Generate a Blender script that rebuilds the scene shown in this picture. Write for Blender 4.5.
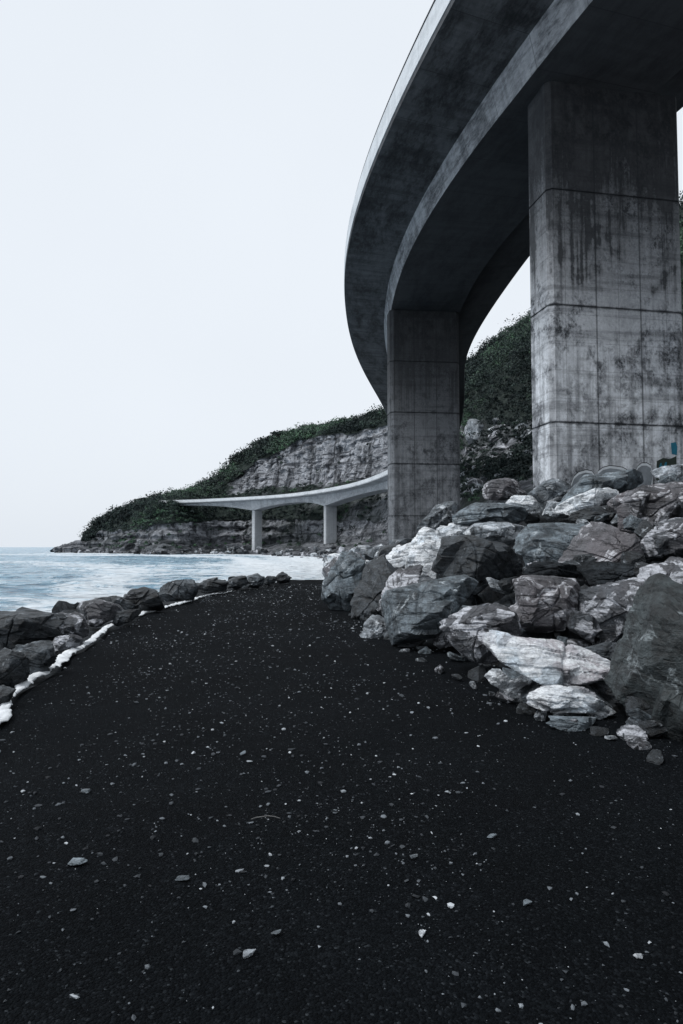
import bpy, bmesh, math, random
import numpy as np
from mathutils import Vector, Matrix, Euler

for o in list(bpy.data.objects):
    bpy.data.objects.remove(o)
SC = bpy.context.scene
COL = SC.collection
R = math.radians
rnd = random.Random(7)

# ------------------------------------------------------------------ camera, sky, sun, exposure
F = 683.0                      # focal length in pixels of a 683 x 1024 frame (24 mm on a 36 mm high sensor)
CAM_Z = 1.6
PITCH = math.atan(35.0 / F)
cam = bpy.data.cameras.new('camera')
cam.sensor_fit = 'VERTICAL'; cam.sensor_height = 36.0; cam.lens = 24.0
cam.clip_start = 0.05; cam.clip_end = 30000
cam_o = bpy.data.objects.new('camera', cam)
cam_o.location = (0, 0, CAM_Z); cam_o.rotation_euler = (R(90) + PITCH, 0, 0)
COL.objects.link(cam_o); SC.camera = cam_o

SUN_EL, SUN_AZ = 57.0, -118.0   # from the sea side (left), overcast; azimuth from +Y, negative = left
world = bpy.data.worlds.new('World'); SC.world = world; world.use_nodes = True
nt = world.node_tree; nt.nodes.clear()
wo = nt.nodes.new('ShaderNodeOutputWorld')
sky = nt.nodes.new('ShaderNodeTexSky'); sky.sky_type = 'NISHITA'; sky.sun_disc = False
sky.sun_elevation = R(SUN_EL); sky.sun_rotation = R(SUN_AZ); sky.air_density = 1.0; sky.dust_density = 4.0
b1 = nt.nodes.new('ShaderNodeBackground'); b1.inputs['Strength'].default_value = 0.05
hs = nt.nodes.new('ShaderNodeHueSaturation'); hs.inputs['Saturation'].default_value = 0.25; hs.inputs['Value'].default_value = 0.35
nt.links.new(sky.outputs[0], hs.inputs['Color']); nt.links.new(hs.outputs[0], b1.inputs['Color'])
# the cloud deck of an overcast day: soft, nearly even, faintly mottled
tc = nt.nodes.new('ShaderNodeTexCoord')
nz = nt.nodes.new('ShaderNodeTexNoise'); nz.inputs['Scale'].default_value = 1.6; nz.inputs['Detail'].default_value = 4
cr = nt.nodes.new('ShaderNodeValToRGB')
cr.color_ramp.elements[0].color = (0.745, 0.798, 0.862, 1); cr.color_ramp.elements[0].position = 0.3
cr.color_ramp.elements[1].color = (0.785, 0.838, 0.902, 1); cr.color_ramp.elements[1].position = 0.7
b2 = nt.nodes.new('ShaderNodeBackground'); b2.inputs['Strength'].default_value = 1.0
nt.links.new(tc.outputs['Generated'], nz.inputs['Vector']); nt.links.new(nz.outputs['Fac'], cr.inputs[0])
nt.links.new(cr.outputs[0], b2.inputs['Color'])
ad = nt.nodes.new('ShaderNodeAddShader')
nt.links.new(b1.outputs[0], ad.inputs[0]); nt.links.new(b2.outputs[0], ad.inputs[1]); nt.links.new(ad.outputs[0], wo.inputs['Surface'])

sl = bpy.data.lights.new('sun', 'SUN'); sl.energy = 1.5; sl.angle = R(14); sl.color = (1.0, 0.985, 0.96)
so = bpy.data.objects.new('sun', sl); COL.objects.link(so)
_d = Vector((math.sin(R(SUN_AZ)) * math.cos(R(SUN_EL)), math.cos(R(SUN_AZ)) * math.cos(R(SUN_EL)), math.sin(R(SUN_EL))))
so.rotation_euler = _d.to_track_quat('Z', 'Y').to_euler(); so.location = (-30, -20, 60)

SC.view_settings.view_transform = 'Standard'; SC.view_settings.look = 'None'
SC.view_settings.exposure = 0.0; SC.view_settings.gamma = 1.0; SC.view_settings.use_curve_mapping = False
SC.cycles.max_bounces = 6; SC.cycles.diffuse_bounces = 3

# ------------------------------------------------------------------ geometry of the view: rays used to survey the place
def ray(px, py):
    a, b = (px - 341.5) / F, (512.0 - py) / F
    c, s = math.cos(PITCH), math.sin(PITCH)
    return (a, c - b * s, s + b * c)
def P(px, py, D):              # the point at distance D (along +Y) seen at a pixel
    x, y, z = ray(px, py); k = D / y
    return np.array((x * k, D, CAM_Z + z * k))
def PZ(px, py, Z):             # the point at height Z seen at a pixel
    x, y, z = ray(px, py); k = (Z - CAM_Z) / z
    return np.array((x * k, y * k, Z))

# ------------------------------------------------------------------ numpy noise
def _hash(ix, iy, iz, seed):
    h = (ix.astype(np.int64) * 374761393 + iy.astype(np.int64) * 668265263 + iz.astype(np.int64) * 2147483647 + seed * 974634777) & 0xFFFFFFFF
    h = ((h ^ (h >> 13)) * 1274126177) & 0xFFFFFFFF
    h = h ^ (h >> 16)
    h = (h * 2246822519) & 0xFFFFFFFF
    return ((h ^ (h >> 15)) & 0xFFFFFF) / float(0xFFFFFF)
def vnoise(p, seed=0):
    p = np.asarray(p, dtype=float)
    i = np.floor(p).astype(np.int64); f = p - i; f = f * f * f * (f * (f * 6 - 15) + 10)
    out = 0
    for dx in (0, 1):
        wx = f[:, 0] if dx else 1 - f[:, 0]
        for dy in (0, 1):
            wy = f[:, 1] if dy else 1 - f[:, 1]
            for dz in (0, 1):
                wz = f[:, 2] if dz else 1 - f[:, 2]
                out = out + wx * wy * wz * _hash(i[:, 0] + dx, i[:, 1] + dy, i[:, 2] + dz, seed)
    return out * 2 - 1
def fbm(p, seed=0, octv=4, gain=0.5, lac=2.03):
    a, s, o = 1.0, 0.0, 0.0
    p = np.asarray(p, dtype=float)
    for k in range(octv):
        o = o + a * vnoise(p, seed + k * 17); s += a; a *= gain; p = p * lac + 11.3
    return o / s
def ridged(p, seed=0, octv=4):
    a, s, o = 1.0, 0.0, 0.0
    p = np.asarray(p, dtype=float)
    for k in range(octv):
        o = o + a * (1 - 2 * np.abs(vnoise(p, seed + k * 13))); s += a; a *= 0.5; p = p * 2.1 + 5.7
    return o / s

# ------------------------------------------------------------------ mesh and object helpers
def mesh_np(name, v, f, smooth=True, mats=()):
    v = np.asarray(v, dtype=np.float32); f = np.asarray(f, dtype=np.int32)
    me = bpy.data.meshes.new(name)
    n, k = f.shape
    me.vertices.add(len(v)); me.vertices.foreach_set('co', v.ravel())
    me.loops.add(n * k); me.loops.foreach_set('vertex_index', f.ravel())
    me.polygons.add(n); me.polygons.foreach_set('loop_start', np.arange(0, n * k, k, dtype=np.int32))
    me.polygons.foreach_set('loop_total', np.full(n, k, dtype=np.int32))
    me.update(calc_edges=True); me.validate()
    me.polygons.foreach_set('use_smooth', np.full(len(me.polygons), bool(smooth)))
    for m in mats: me.materials.append(m)
    return me
def link(name, me, parent=None, loc=None, rot=None):
    o = bpy.data.objects.new(name, me); COL.objects.link(o)
    if parent is not None: o.parent = parent
    if loc is not None: o.location = loc
    if rot is not None: o.rotation_euler = rot
    return o
def tag(o, label=None, cat=None, group=None, kind=None):
    if label: o['label'] = label
    if cat: o['category'] = cat
    if group: o['group'] = group
    if kind: o['kind'] = kind
    return o
def grid_faces(nr, nc):
    r, c = np.meshgrid(np.arange(nr - 1), np.arange(nc - 1), indexing='ij')
    a = (r * nc + c).ravel()
    return np.stack([a, a + 1, a + nc + 1, a + nc], axis=1)
def fattr(me, name, vals):
    a = me.attributes.new(name, 'FLOAT', 'POINT'); a.data.foreach_set('value', np.asarray(vals, dtype=np.float32))

# ------------------------------------------------------------------ materials
class NB:
    def __init__(s, name):
        s.m = bpy.data.materials.new(name); s.m.use_nodes = True
        s.t = s.m.node_tree; s.n = s.t.nodes; s.n.clear()
        s.out = s.n.new('ShaderNodeOutputMaterial'); s.b = s.n.new('ShaderNodeBsdfPrincipled')
        s.t.links.new(s.b.outputs[0], s.out.inputs[0])
        s.tc = s.n.new('ShaderNodeTexCoord')
    def L(s, a, b): s.t.links.new(a, b)
    def set(s, k, v):
        if isinstance(v, (int, float, tuple)): s.b.inputs[k].default_value = v
        else: s.L(v, s.b.inputs[k])
    def vmath(s, op, a, b):
        n = s.n.new('ShaderNodeVectorMath'); n.operation = op
        for i, x in enumerate((a, b)):
            if isinstance(x, tuple): n.inputs[i].default_value = x
            else: s.L(x, n.inputs[i])
        return n.outputs[0]
    def math(s, op, a, b=0.0, clamp=False):
        n = s.n.new('ShaderNodeMath'); n.operation = op; n.use_clamp = clamp
        for i, x in enumerate((a, b)):
            if isinstance(x, (int, float)): n.inputs[i].default_value = x
            else: s.L(x, n.inputs[i])
        return n.outputs[0]
    def noise(s, vec, scale, detail=4, rough=0.55, dist=0.0):
        n = s.n.new('ShaderNodeTexNoise'); s.L(vec, n.inputs['Vector'])
        n.inputs['Scale'].default_value = scale; n.inputs['Detail'].default_value = detail
        n.inputs['Roughness'].default_value = rough; n.inputs['Distortion'].default_value = dist
        return n.outputs['Fac']
    def voro(s, vec, scale, feature='F1', out='Distance', rand=1.0):
        n = s.n.new('ShaderNodeTexVoronoi'); n.feature = feature; s.L(vec, n.inputs['Vector'])
        n.inputs['Scale'].default_value = scale; n.inputs['Randomness'].default_value = rand
        return n.outputs[out]
    def ramp(s, fac, stops, interp='LINEAR'):
        n = s.n.new('ShaderNodeValToRGB'); n.color_ramp.interpolation = interp; s.L(fac, n.inputs[0])
        e = n.color_ramp.elements
        while len(e) < len(stops): e.new(0.5)
        for i, (p, c) in enumerate(stops):
            e[i].position = p
            e[i].color = (c, c, c, 1) if isinstance(c, (int, float)) else (c[0], c[1], c[2], 1)
        return n.outputs[0]
    def mix(s, fac, a, b, mode='MIX'):
        n = s.n.new('ShaderNodeMix'); n.data_type = 'RGBA'; n.blend_type = mode
        for k, x in ((0, fac), (6, a), (7, b)):
            if isinstance(x, (int, float)): n.inputs[k].default_value = x if k == 0 else (x, x, x, 1)
            elif isinstance(x, tuple): n.inputs[k].default_value = (x[0], x[1], x[2], 1)
            else: s.L(x, n.inputs[k])
        return n.outputs[2]
    def mapping(s, vec, scale=(1, 1, 1), rot=(0, 0, 0), loc=(0, 0, 0)):
        n = s.n.new('ShaderNodeMapping'); s.L(vec, n.inputs[0])
        n.inputs['Scale'].default_value = scale; n.inputs['Rotation'].default_value = rot; n.inputs['Location'].default_value = loc
        return n.outputs[0]
    def sep(s, vec):
        n = s.n.new('ShaderNodeSeparateXYZ'); s.L(vec, n.inputs[0]); return n.outputs
    def attr(s, name):
        n = s.n.new('ShaderNodeAttribute'); n.attribute_name = name; return n
    def bump(s, h, strength, dist, prev=None):
        n = s.n.new('ShaderNodeBump'); n.inputs['Strength'].default_value = strength; n.inputs['Distance'].default_value = dist
        s.L(h, n.inputs['Height'])
        if prev is not None: s.L(prev, n.inputs['Normal'])
        return n.outputs[0]
    def line(s, coord, at, half):      # 1 on a thin line coord == at
        d = s.math('ABSOLUTE', s.math('SUBTRACT', coord, at))
        return s.math('LESS_THAN', d, half)

def rock_mat(name, base, dark, pale, pale_amt, pink=None, veins=0.5, rough=0.6, lay=(0.5, 0.3, 1.0)):
    m = NB(name)
    oi = m.n.new('ShaderNodeObjectInfo')
    off = m.n.new('ShaderNodeCombineXYZ')
    for k, q in enumerate((37.0, 91.0, 53.0)):
        m.L(m.math('MULTIPLY', oi.outputs['Random'], q), off.inputs[k])
    v = m.vmath('ADD', m.tc.outputs['Object'], off.outputs[0])
    big = m.noise(v, 1.3, 6, 0.6, 0.6)
    col = m.ramp(big, [(0.36, dark), (0.47, base), (0.64, tuple(1.45 * c for c in base))])
    mid = m.noise(v, 5.5, 6, 0.7, 0.3)
    col = m.mix(1.0, col, m.ramp(mid, [(0.36, 0.28), (0.50, 0.95), (0.64, 1.6)]), 'MULTIPLY')
    if pink:
        pk = m.ramp(m.noise(v, 0.9, 5, 0.6, 1.0), [(0.42, 0.0), (0.60, 0.85)])
        col = m.mix(pk, col, pink)
    # bedding of the stone: thin streaks along one direction
    lv = m.mapping(v, (1.2, 1.2, 9.0), (R(35) * lay[0], R(40) * lay[1], 0))
    bed = m.noise(lv, 1.6, 7, 0.65, 0.15)
    col = m.mix(m.ramp(bed, [(0.38, 0.60), (0.50, 0.0)]), col, dark)
    # pale crust
    pn = m.noise(v, 2.1, 9, 0.68, 0.8)
    t0 = 0.72 - 0.30 * pale_amt
    pm = m.ramp(pn, [(t0 - 0.02, 0.0), (t0 + 0.02, 1.0)])
    pm2 = m.math('MULTIPLY', pm, m.ramp(m.noise(lv, 3.0, 5, 0.7), [(0.38, 0.15), (0.55, 1.0)]))
    col = m.mix(pm2, col, pale)
    # veins and cracks
    wv = m.vmath('ADD', v, m.mapping(m.n.new('ShaderNodeTexNoise').outputs['Color'], (0.35, 0.35, 0.35)))
    de = m.voro(m.mapping(wv, (0.9, 0.9, 1.8), (R(30), R(20), 0)), 1.5, 'DISTANCE_TO_EDGE')
    ck = m.ramp(de, [(0.0, 1.0), (0.014, 0.0)])
    ck = m.math('MULTIPLY', ck, m.ramp(m.noise(v, 1.9, 3), [(0.50, 0.0), (0.58, 1.0)]))
    col = m.mix(m.math('MULTIPLY', ck, 0.55), col, tuple(0.35 * c for c in dark))
    vein = m.ramp(m.voro(m.mapping(wv, (0.5, 0.7, 2.6), (R(-35), R(25), R(20))), 1.7, 'DISTANCE_TO_EDGE'), [(0.0, 1.0), (0.016, 0.0)])
    vein = m.math('MULTIPLY', vein, m.ramp(m.noise(v, 1.2, 3), [(0.56, 0.0), (0.62, veins * 0.6)]))
    col = m.mix(vein, col, pale)
    sp = m.noise(v, 34, 3, 0.7)
    col = m.mix(1.0, col, m.ramp(sp, [(0.3, 0.72), (0.7, 1.22)]), 'MULTIPLY')
    m.set('Base Color', col); m.set('Roughness', m.ramp(big, [(0.3, rough - 0.22), (0.7, rough + 0.10)]))
    m.set('Specular IOR Level', 0.5 if rough < 0.8 else 0.15)
    h1 = m.noise(v, 3.2, 8, 0.68, 0.4)
    n1 = m.bump(h1, 0.8, 0.09)
    n1 = m.bump(m.noise(v, 13, 5, 0.7), 0.6, 0.03, n1)
    n2 = m.bump(bed, 0.6, 0.05, n1)
    n3 = m.bump(m.math('SUBTRACT', 1.0, ck), 0.7, 0.03, n2)
    m.set('Normal', m.bump(sp, 0.35, 0.012, n3))
    return m.m
ROCK = {
    'grey':  rock_mat('grey_rock', (0.105, 0.122, 0.138), (0.022, 0.027, 0.032), (0.60, 0.64, 0.68), 0.42),
    'dark':  rock_mat('dark_rock', (0.038, 0.045, 0.052), (0.008, 0.010, 0.012), (0.40, 0.44, 0.48), 0.28, veins=0.4),
    'pale':  rock_mat('pale_rock', (0.27, 0.30, 0.33), (0.040, 0.047, 0.055), (0.76, 0.80, 0.84), 0.62, veins=0.3),
    'white': rock_mat('white_rock', (0.44, 0.48, 0.52), (0.045, 0.053, 0.062), (0.84, 0.87, 0.90), 0.85, veins=0.2),
    'pink':  rock_mat('rosy_rock', (0.098, 0.100, 0.110), (0.020, 0.021, 0.025), (0.60, 0.61, 0.65), 0.50, pink=(0.140, 0.130, 0.142)),
    'fracture': rock_mat('fractured_pale_rock', (0.38, 0.43, 0.475), (0.040, 0.047, 0.055), (0.82, 0.85, 0.88), 0.65, pink=(0.55, 0.52, 0.55)),
    'mottled': rock_mat('mottled_rock', (0.058, 0.066, 0.076), (0.012, 0.0145, 0.018), (0.58, 0.60, 0.65), 0.66, pink=(0.096, 0.095, 0.106)),
    'black': rock_mat('wet_black_rock', (0.022, 0.026, 0.030), (0.006, 0.007, 0.009), (0.22, 0.25, 0.28), 0.20, rough=0.85, veins=0.2),
    'slate': rock_mat('blue_grey_slate', (0.130, 0.158, 0.180), (0.050, 0.062, 0.072), (0.52, 0.58, 0.62), 0.40, veins=0.5),
    'olive': rock_mat('greenish_dark_rock', (0.036, 0.045, 0.048), (0.010, 0.0125, 0.014), (0.28, 0.32, 0.34), 0.30, veins=0.7),
}

def concrete_mat(name, light, mid, dark, stain, pier=False, hw=2.95, j0=0.0, jp=0.0):
    m = NB(name)
    v = m.tc.outputs['Object'] if pier else m.tc.outputs['UV']
    x, y, z = m.sep(v)[:3]
    if pier:
        st = m.mapping(v, (2.6, 2.6, 0.10)); bl = m.mapping(v, (1, 1, 0.8))
    else:
        st = m.mapping(v, (1.4, 0.16, 1)); bl = m.mapping(v, (0.35, 0.9, 1))
    n1 = m.noise(bl, 0.55, 9, 0.66, 0.5)
    n2 = m.noise(bl, 2.4, 8, 0.7, 0.3)
    n3 = m.noise(st, 1.1, 6, 0.6)
    c = m.ramp(n1, [(0.34, mid), (0.56, light)])
    blot = m.math('MULTIPLY', m.ramp(m.math('ADD', m.math('MULTIPLY', n2, 0.62), m.math('MULTIPLY', m.noise(bl, 9.0, 6, 0.75), 0.38)), [(0.43, 1.0), (0.56, 0.0)]), m.ramp(n1, [(0.42, 0.95), (0.58, 0.35)]))
    c = m.mix(m.math('MULTIPLY', blot, stain), c, dark)
    c = m.mix(m.math('MULTIPLY', m.ramp(n3, [(0.36, 1.0), (0.56, 0.0)]), 0.50 * stain), c, dark)
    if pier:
        # runoff streaks and painted deck shade, both thinning out downwards from the pier head
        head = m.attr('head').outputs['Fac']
        run_shade = m.math('SUBTRACT', m.math('ADD', m.math('MULTIPLY', n3, 1.0), m.math('SUBTRACT', m.math('MULTIPLY', m.math('ADD', n1, m.math('MULTIPLY', n2, 0.6)), 1.0), 0.55)), m.math('MULTIPLY', head, 0.070))
        c = m.mix(m.math('MULTIPLY', m.ramp(run_shade, [(0.0, 0.0), (0.42, 0.95)]), stain), c, tuple(0.75 * q for q in dark))
        # board joints of the formwork
        for q in (-0.33, 0.33):
            ln = m.line(x, q * hw, 0.035)
            c = m.mix(m.math('MULTIPLY', ln, 0.6), c, dark)
        for q in (-0.78, 0.0, 0.72):
            ln = m.line(x, q * hw, 0.014)
            c = m.mix(m.math('MULTIPLY', ln, 0.4), c, dark)
        hb = m.noise(m.mapping(v, (0.12, 0.12, 1.6)), 1.0, 5, 0.65)
        c = m.mix(m.math('MULTIPLY', m.ramp(hb, [(0.38, 1.0), (0.50, 0.0)]), 0.45 * stain), c, dark)
        hl = m.line(m.math('FRACT', m.math('DIVIDE', m.math('ADD', z, m.math('MULTIPLY', n2, 0.05)), 1.22)), 0.5, 0.012)
        c = m.mix(m.math('MULTIPLY', hl, 0.30), c, dark)
        if jp:                 # grime along the open joints between the lifts
            jl = m.math('ABSOLUTE', m.math('SUBTRACT', m.math('FRACT', m.math('ADD', m.math('DIVIDE', m.math('SUBTRACT', z, j0), jp), 8.5)), 0.5))
            jd = m.math('ADD', m.math('MULTIPLY', jl, jp), m.math('MULTIPLY', m.math('SUBTRACT', n2, 0.5), 0.28))
            c = m.mix(m.ramp(jd, [(0.02, 0.75), (0.10, 0.0)]), c, dark)
        pit = m.ramp(m.voro(v, 2.3), [(0.0, 1.0), (0.035, 0.0)])
        c = m.mix(m.math('MULTIPLY', pit, 0.7), c, dark)
    else:
        seg = m.line(m.math('FRACT', m.math('DIVIDE', x, 3.6)), 0.5, 0.006)
        c = m.mix(m.math('MULTIPLY', seg, 0.55), c, dark)
    grain = m.noise(v, 26, 4, 0.7)
    c = m.mix(1.0, c, m.ramp(grain, [(0.3, 0.86), (0.7, 1.10)]), 'MULTIPLY')
    m.set('Base Color', c); m.set('Roughness', 0.85); m.set('Specular IOR Level', 0.25)
    m.set('Normal', m.bump(grain, 0.25, 0.01, m.bump(n2, 0.25, 0.03)))
    return m.m
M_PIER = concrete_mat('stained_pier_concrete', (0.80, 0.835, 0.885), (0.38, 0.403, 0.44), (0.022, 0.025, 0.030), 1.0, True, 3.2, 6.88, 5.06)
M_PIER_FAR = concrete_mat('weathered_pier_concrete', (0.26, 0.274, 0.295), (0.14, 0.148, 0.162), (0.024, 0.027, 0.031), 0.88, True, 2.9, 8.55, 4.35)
M_PIER_PALE = concrete_mat('clean_pier_concrete', (0.62, 0.65, 0.68), (0.50, 0.53, 0.56), (0.2, 0.21, 0.22), 0.3, True)
M_DECK = concrete_mat('stained_shaded_deck_concrete', (0.105, 0.112, 0.122), (0.042, 0.046, 0.052), (0.012, 0.0135, 0.016), 0.9)  # stains, plus the shade under the wing painted into the colour
M_WEB = concrete_mat('lit_web_concrete', (0.40, 0.42, 0.45), (0.24, 0.253, 0.272), (0.05, 0.054, 0.062), 0.9)  # paler copy of the deck concrete: light on the web painted in
M_SOFFIT = concrete_mat('shaded_soffit_concrete', (0.046, 0.050, 0.056), (0.030, 0.033, 0.038), (0.014, 0.016, 0.019), 0.5)  # darker copy of the deck concrete: shade under the girder painted in
M_DECK_PALE = concrete_mat('lit_deck_concrete', (0.52, 0.545, 0.575), (0.38, 0.40, 0.43), (0.16, 0.17, 0.185), 0.6)  # same concrete again, with the brighter light on the far spans painted in

def plain(name, col, rough=0.6, var=0.15, scale=3.0, bump=0.0, metal=0.0, spec=0.3):
    m = NB(name); v = m.tc.outputs['Object']
    n = m.noise(v, scale, 6, 0.6)
    m.set('Base Color', m.mix(1.0, col, m.ramp(n, [(0.3, 1 - var), (0.7, 1 + var)]), 'MULTIPLY'))
    m.set('Roughness', rough); m.set('Metallic', metal); m.set('Specular IOR Level', spec)
    if bump: m.set('Normal', m.bump(n, bump, 0.02))
    return m.m
M_PARAPET = concrete_mat('pale_parapet_concrete', (0.76, 0.79, 0.82), (0.66, 0.69, 0.72), (0.34, 0.36, 0.38), 0.45)
M_RAIL = plain('dark_rail_steel', (0.03, 0.033, 0.038), 0.5)
M_CLOTH = plain('white_geotextile', (0.74, 0.77, 0.80), 0.9, 0.14, 6.0, 0.4)
M_INK = plain('black_spray_paint', (0.012, 0.013, 0.016), 0.6)
M_WHITE = plain('white_spray_paint', (0.62, 0.66, 0.70), 0.6)
M_BLUE = plain('blue_spray_paint', (0.21, 0.235, 0.26), 0.6, 0.4, 1.5)
M_TEAL = plain('teal_spray_paint', (0.02, 0.16, 0.24), 0.6)
M_GREEN = plain('olive_spray_paint', (0.030, 0.042, 0.034), 0.6)
M_TWIG = plain('dry_twig', (0.16, 0.16, 0.16), 0.8)
M_BARK = plain('bark', (0.05, 0.047, 0.045), 0.9)

def leaf_mat(name, cols):
    m = NB(name)
    a = m.attr('tint').outputs['Fac']
    m.set('Base Color', m.ramp(a, cols)); m.set('Roughness', 0.7); m.set('Specular IOR Level', 0.2)
    return m.m
M_LEAF = leaf_mat('scrub_leaves', [(0.0, (0.010, 0.017, 0.018)), (0.40, (0.032, 0.048, 0.045)), (0.75, (0.066, 0.098, 0.076)), (1.0, (0.080, 0.150, 0.092))])

# ------------------------------------------------------------------ sea
SEA = -1.9
def build_sea():
    rows = np.concatenate([np.geomspace(14, 460, 430), np.geomspace(470, 14000, 70)])
    ang = np.concatenate([np.linspace(-1.30, -0.62, 60), np.linspace(-0.615, 0.12, 330), np.linspace(0.13, 0.9, 40)])
    rr, aa = np.meshgrid(rows, ang, indexing='ij')
    X, Y = (rr * np.tan(aa)).ravel(), rr.ravel()
    p = np.stack([X * 0.05, Y * 0.11, np.zeros_like(X)], 1)
    amp = np.clip(1.25 - Y / 900, 0.12, 1.25)
    swell = ridged(p, 3, 3) * 0.36 + fbm(p * np.array([4.5, 4.0, 1]), 9, 3) * 0.14
    Z = SEA + swell * amp
    # broken water: close to the shore and along the crests
    sx = [-400, -148, -100, -70, -33, -12, -2, 0, 4]
    sy = [420, 372, 340, 330, 285, 200, 120, 60, 30]
    dsh = np.interp(X, sx, sy) - Y                      # metres in front of the far shore
    f_shore = np.exp(-np.clip(dsh, 0, None) / 38.0)
    f_bay = np.exp(-((X + 6) / 22.0) ** 2) * np.clip((Y - 45) / 50, 0, 1) * np.clip((230 - Y) / 60, 0, 1)
    # lines of surf running in along the shore
    band = np.exp(-((dsh - 78 - 22 * vnoise(np.stack([X * .02, Y * .01, X * 0], 1), 5)) / 15.0) ** 2) * 0.5
    band2 = np.exp(-((dsh - 165 - 25 * vnoise(np.stack([X * .016, Y * .008, X * 0 + 4], 1), 6)) / 15.0) ** 2) * 0.38
    nearb = np.exp(-np.abs(X + 0.30 * Y + 2) / 9.0) * np.clip(1.2 - Y / 60, 0, 1) * 0.30
    f_shore = f_shore * ((dsh > -60) & (X > -200)) * np.clip((X + 200) / 60, 0, 1)
    foam = np.clip(f_shore * 0.75 + f_bay * 0.55 + band + band2 + nearb, 0, 1)
    me = mesh_np('sea', np.stack([X, Y, Z], 1), grid_faces(len(rows), len(ang))[:, ::-1], True)
    fattr(me, 'foam', foam)
    m = NB('sea_water'); v = m.tc.outputs['Object']
    fa = m.attr('foam').outputs['Fac']
    ch = m.noise(m.mapping(v, (0.45, 0.8, 1)), 1.3, 6, 0.6, 0.5)
    ch2 = m.noise(m.mapping(v, (0.05, 0.16, 1)), 1.0, 6, 0.6, 0.8)
    lace = m.noise(m.mapping(v, (0.45, 0.55, 1)), 0.75, 9, 0.72, 1.0)
    swl = m.noise(m.mapping(v, (0.10, 0.22, 1)), 1.0, 4, 0.55, 0.6)
    k = m.math('ADD', m.math('MULTIPLY', fa, 0.34), m.math('ADD', m.math('MULTIPLY', lace, 0.70), m.math('MULTIPLY', ch2, 0.30)))
    fm = m.ramp(k, [(0.565, 0.0), (0.64, 0.8), (0.85, 1.0)])
    wat = m.ramp(m.math('ADD', m.math('MULTIPLY', ch, 0.6), m.math('MULTIPLY', swl, 0.4)), [(0.40, (0.030, 0.105, 0.175)), (0.49, (0.15, 0.31, 0.43)), (0.58, (0.36, 0.54, 0.66))])
    m.set('Base Color', m.mix(fm, wat, (0.80, 0.85, 0.89)))
    m.set('Roughness', m.mix(fm, (0.14, 0.14, 0.14), (0.8, 0.8, 0.8)))
    m.set('IOR', 1.333); m.set('Specular IOR Level', 0.5)
    m.set('Normal', m.bump(ch, 1.0, 0.9, m.bump(swl, 1.0, 3.0)))
    me.materials.append(m.m)
    tag(link('sea', me), kind='structure')
build_sea()

# ------------------------------------------------------------------ gravel path
PATH_Y = np.array([-14, -6, 0, 3, 5, 7.2, 9.7, 12.9, 16.5, 20, 25.4, 29, 33, 37.0])
PATH_L = np.array([-3.8, -3.6, -3.5, -3.45, -3.4, -3.48, -3.95, -4.5, -4.85, -4.8, -4.25, -3.6, -2.9, -2.2])
PATH_R = np.array([7.5, 6.5, 5.5, 5, 4.6, 4.0, 3.4, 2.3, 1.2, 0.6, 0.4, 0.5, 0.4, 0.3])
def path_l(y): return np.interp(y, PATH_Y, PATH_L)
def path_r(y): return np.interp(y, PATH_Y, PATH_R)
def path_z(x, y):
    p = np.stack([np.asarray(x, float), np.asarray(y, float), np.zeros(np.shape(x))], 1)
    return 0.045 * fbm(p * 0.5, 21, 3) + 0.016 * fbm(p * 2.6, 23, 3)
def gravel_mat():
    m = NB('black_gravel'); v = m.tc.outputs['Object']
    cell = m.n.new('ShaderNodeTexVoronoi'); m.L(v, cell.inputs['Vector']); cell.inputs['Scale'].default_value = 95
    cell2 = m.n.new('ShaderNodeTexVoronoi'); m.L(v, cell2.inputs['Vector']); cell2.inputs['Scale'].default_value = 38
    r1 = m.sep(cell.outputs['Color'])[0]; r2 = m.sep(cell2.outputs['Color'])[0]
    big = m.noise(v, 0.55, 5, 0.6)
    c = m.ramp(r1, [(0.0, (0.0018, 0.0025, 0.0034)), (0.55, (0.0032, 0.0043, 0.0056)), (0.90, (0.0060, 0.0077, 0.0096)), (0.985, (0.012, 0.0145, 0.0175)), (1.0, (0.035, 0.041, 0.047))])
    c = m.mix(m.math('MULTIPLY', m.ramp(r2, [(0.90, 0.0), (0.99, 0.6)]), m.ramp(m.noise(v, 1.7, 4, 0.6), [(0.42, 0.0), (0.60, 1.0)])), c, (0.012, 0.0148, 0.018))
    c = m.mix(1.0, c, m.ramp(big, [(0.3, 0.75), (0.7, 1.3)]), 'MULTIPLY')
    m.set('Base Color', c); m.set('Roughness', 0.95); m.set('Specular IOR Level', 0.06)
    h = m.math('SUBTRACT', 1.0, cell.outputs['Distance'])
    m.set('Normal', m.bump(h, 0.8, 0.012, m.bump(m.noise(v, 7, 5, 0.7), 0.5, 0.03)))
    return m.m
def build_path():
    ys = np.concatenate([np.linspace(-14, 1, 16), np.geomspace(1.2, 37, 150)]); nx = 70
    t = np.linspace(0, 1, nx)
    Y = np.repeat(ys, nx); T = np.tile(t, len(ys))
    Lx, Rx = path_l(Y) + 0.10 * vnoise(np.stack([Y * 1.3, Y * 0, Y * 0], 1), 4), path_r(Y)
    X = Lx + (Rx - Lx) * T
    Z = path_z(X, Y)
    edge = np.clip((0.25 - (X - Lx)) / 0.25, 0, 1); Z -= 0.10 * edge ** 2
    Z -= np.clip((Y - 33.5) / 3.5, 0, 1) ** 2 * 0.8
    me = mesh_np('gravel_path', np.stack([X, Y, Z], 1), grid_faces(len(ys), nx)[:, ::-1] * 1, True, [gravel_mat()])
    tag(link('gravel_path', me), kind='structure')
build_path()

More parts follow.
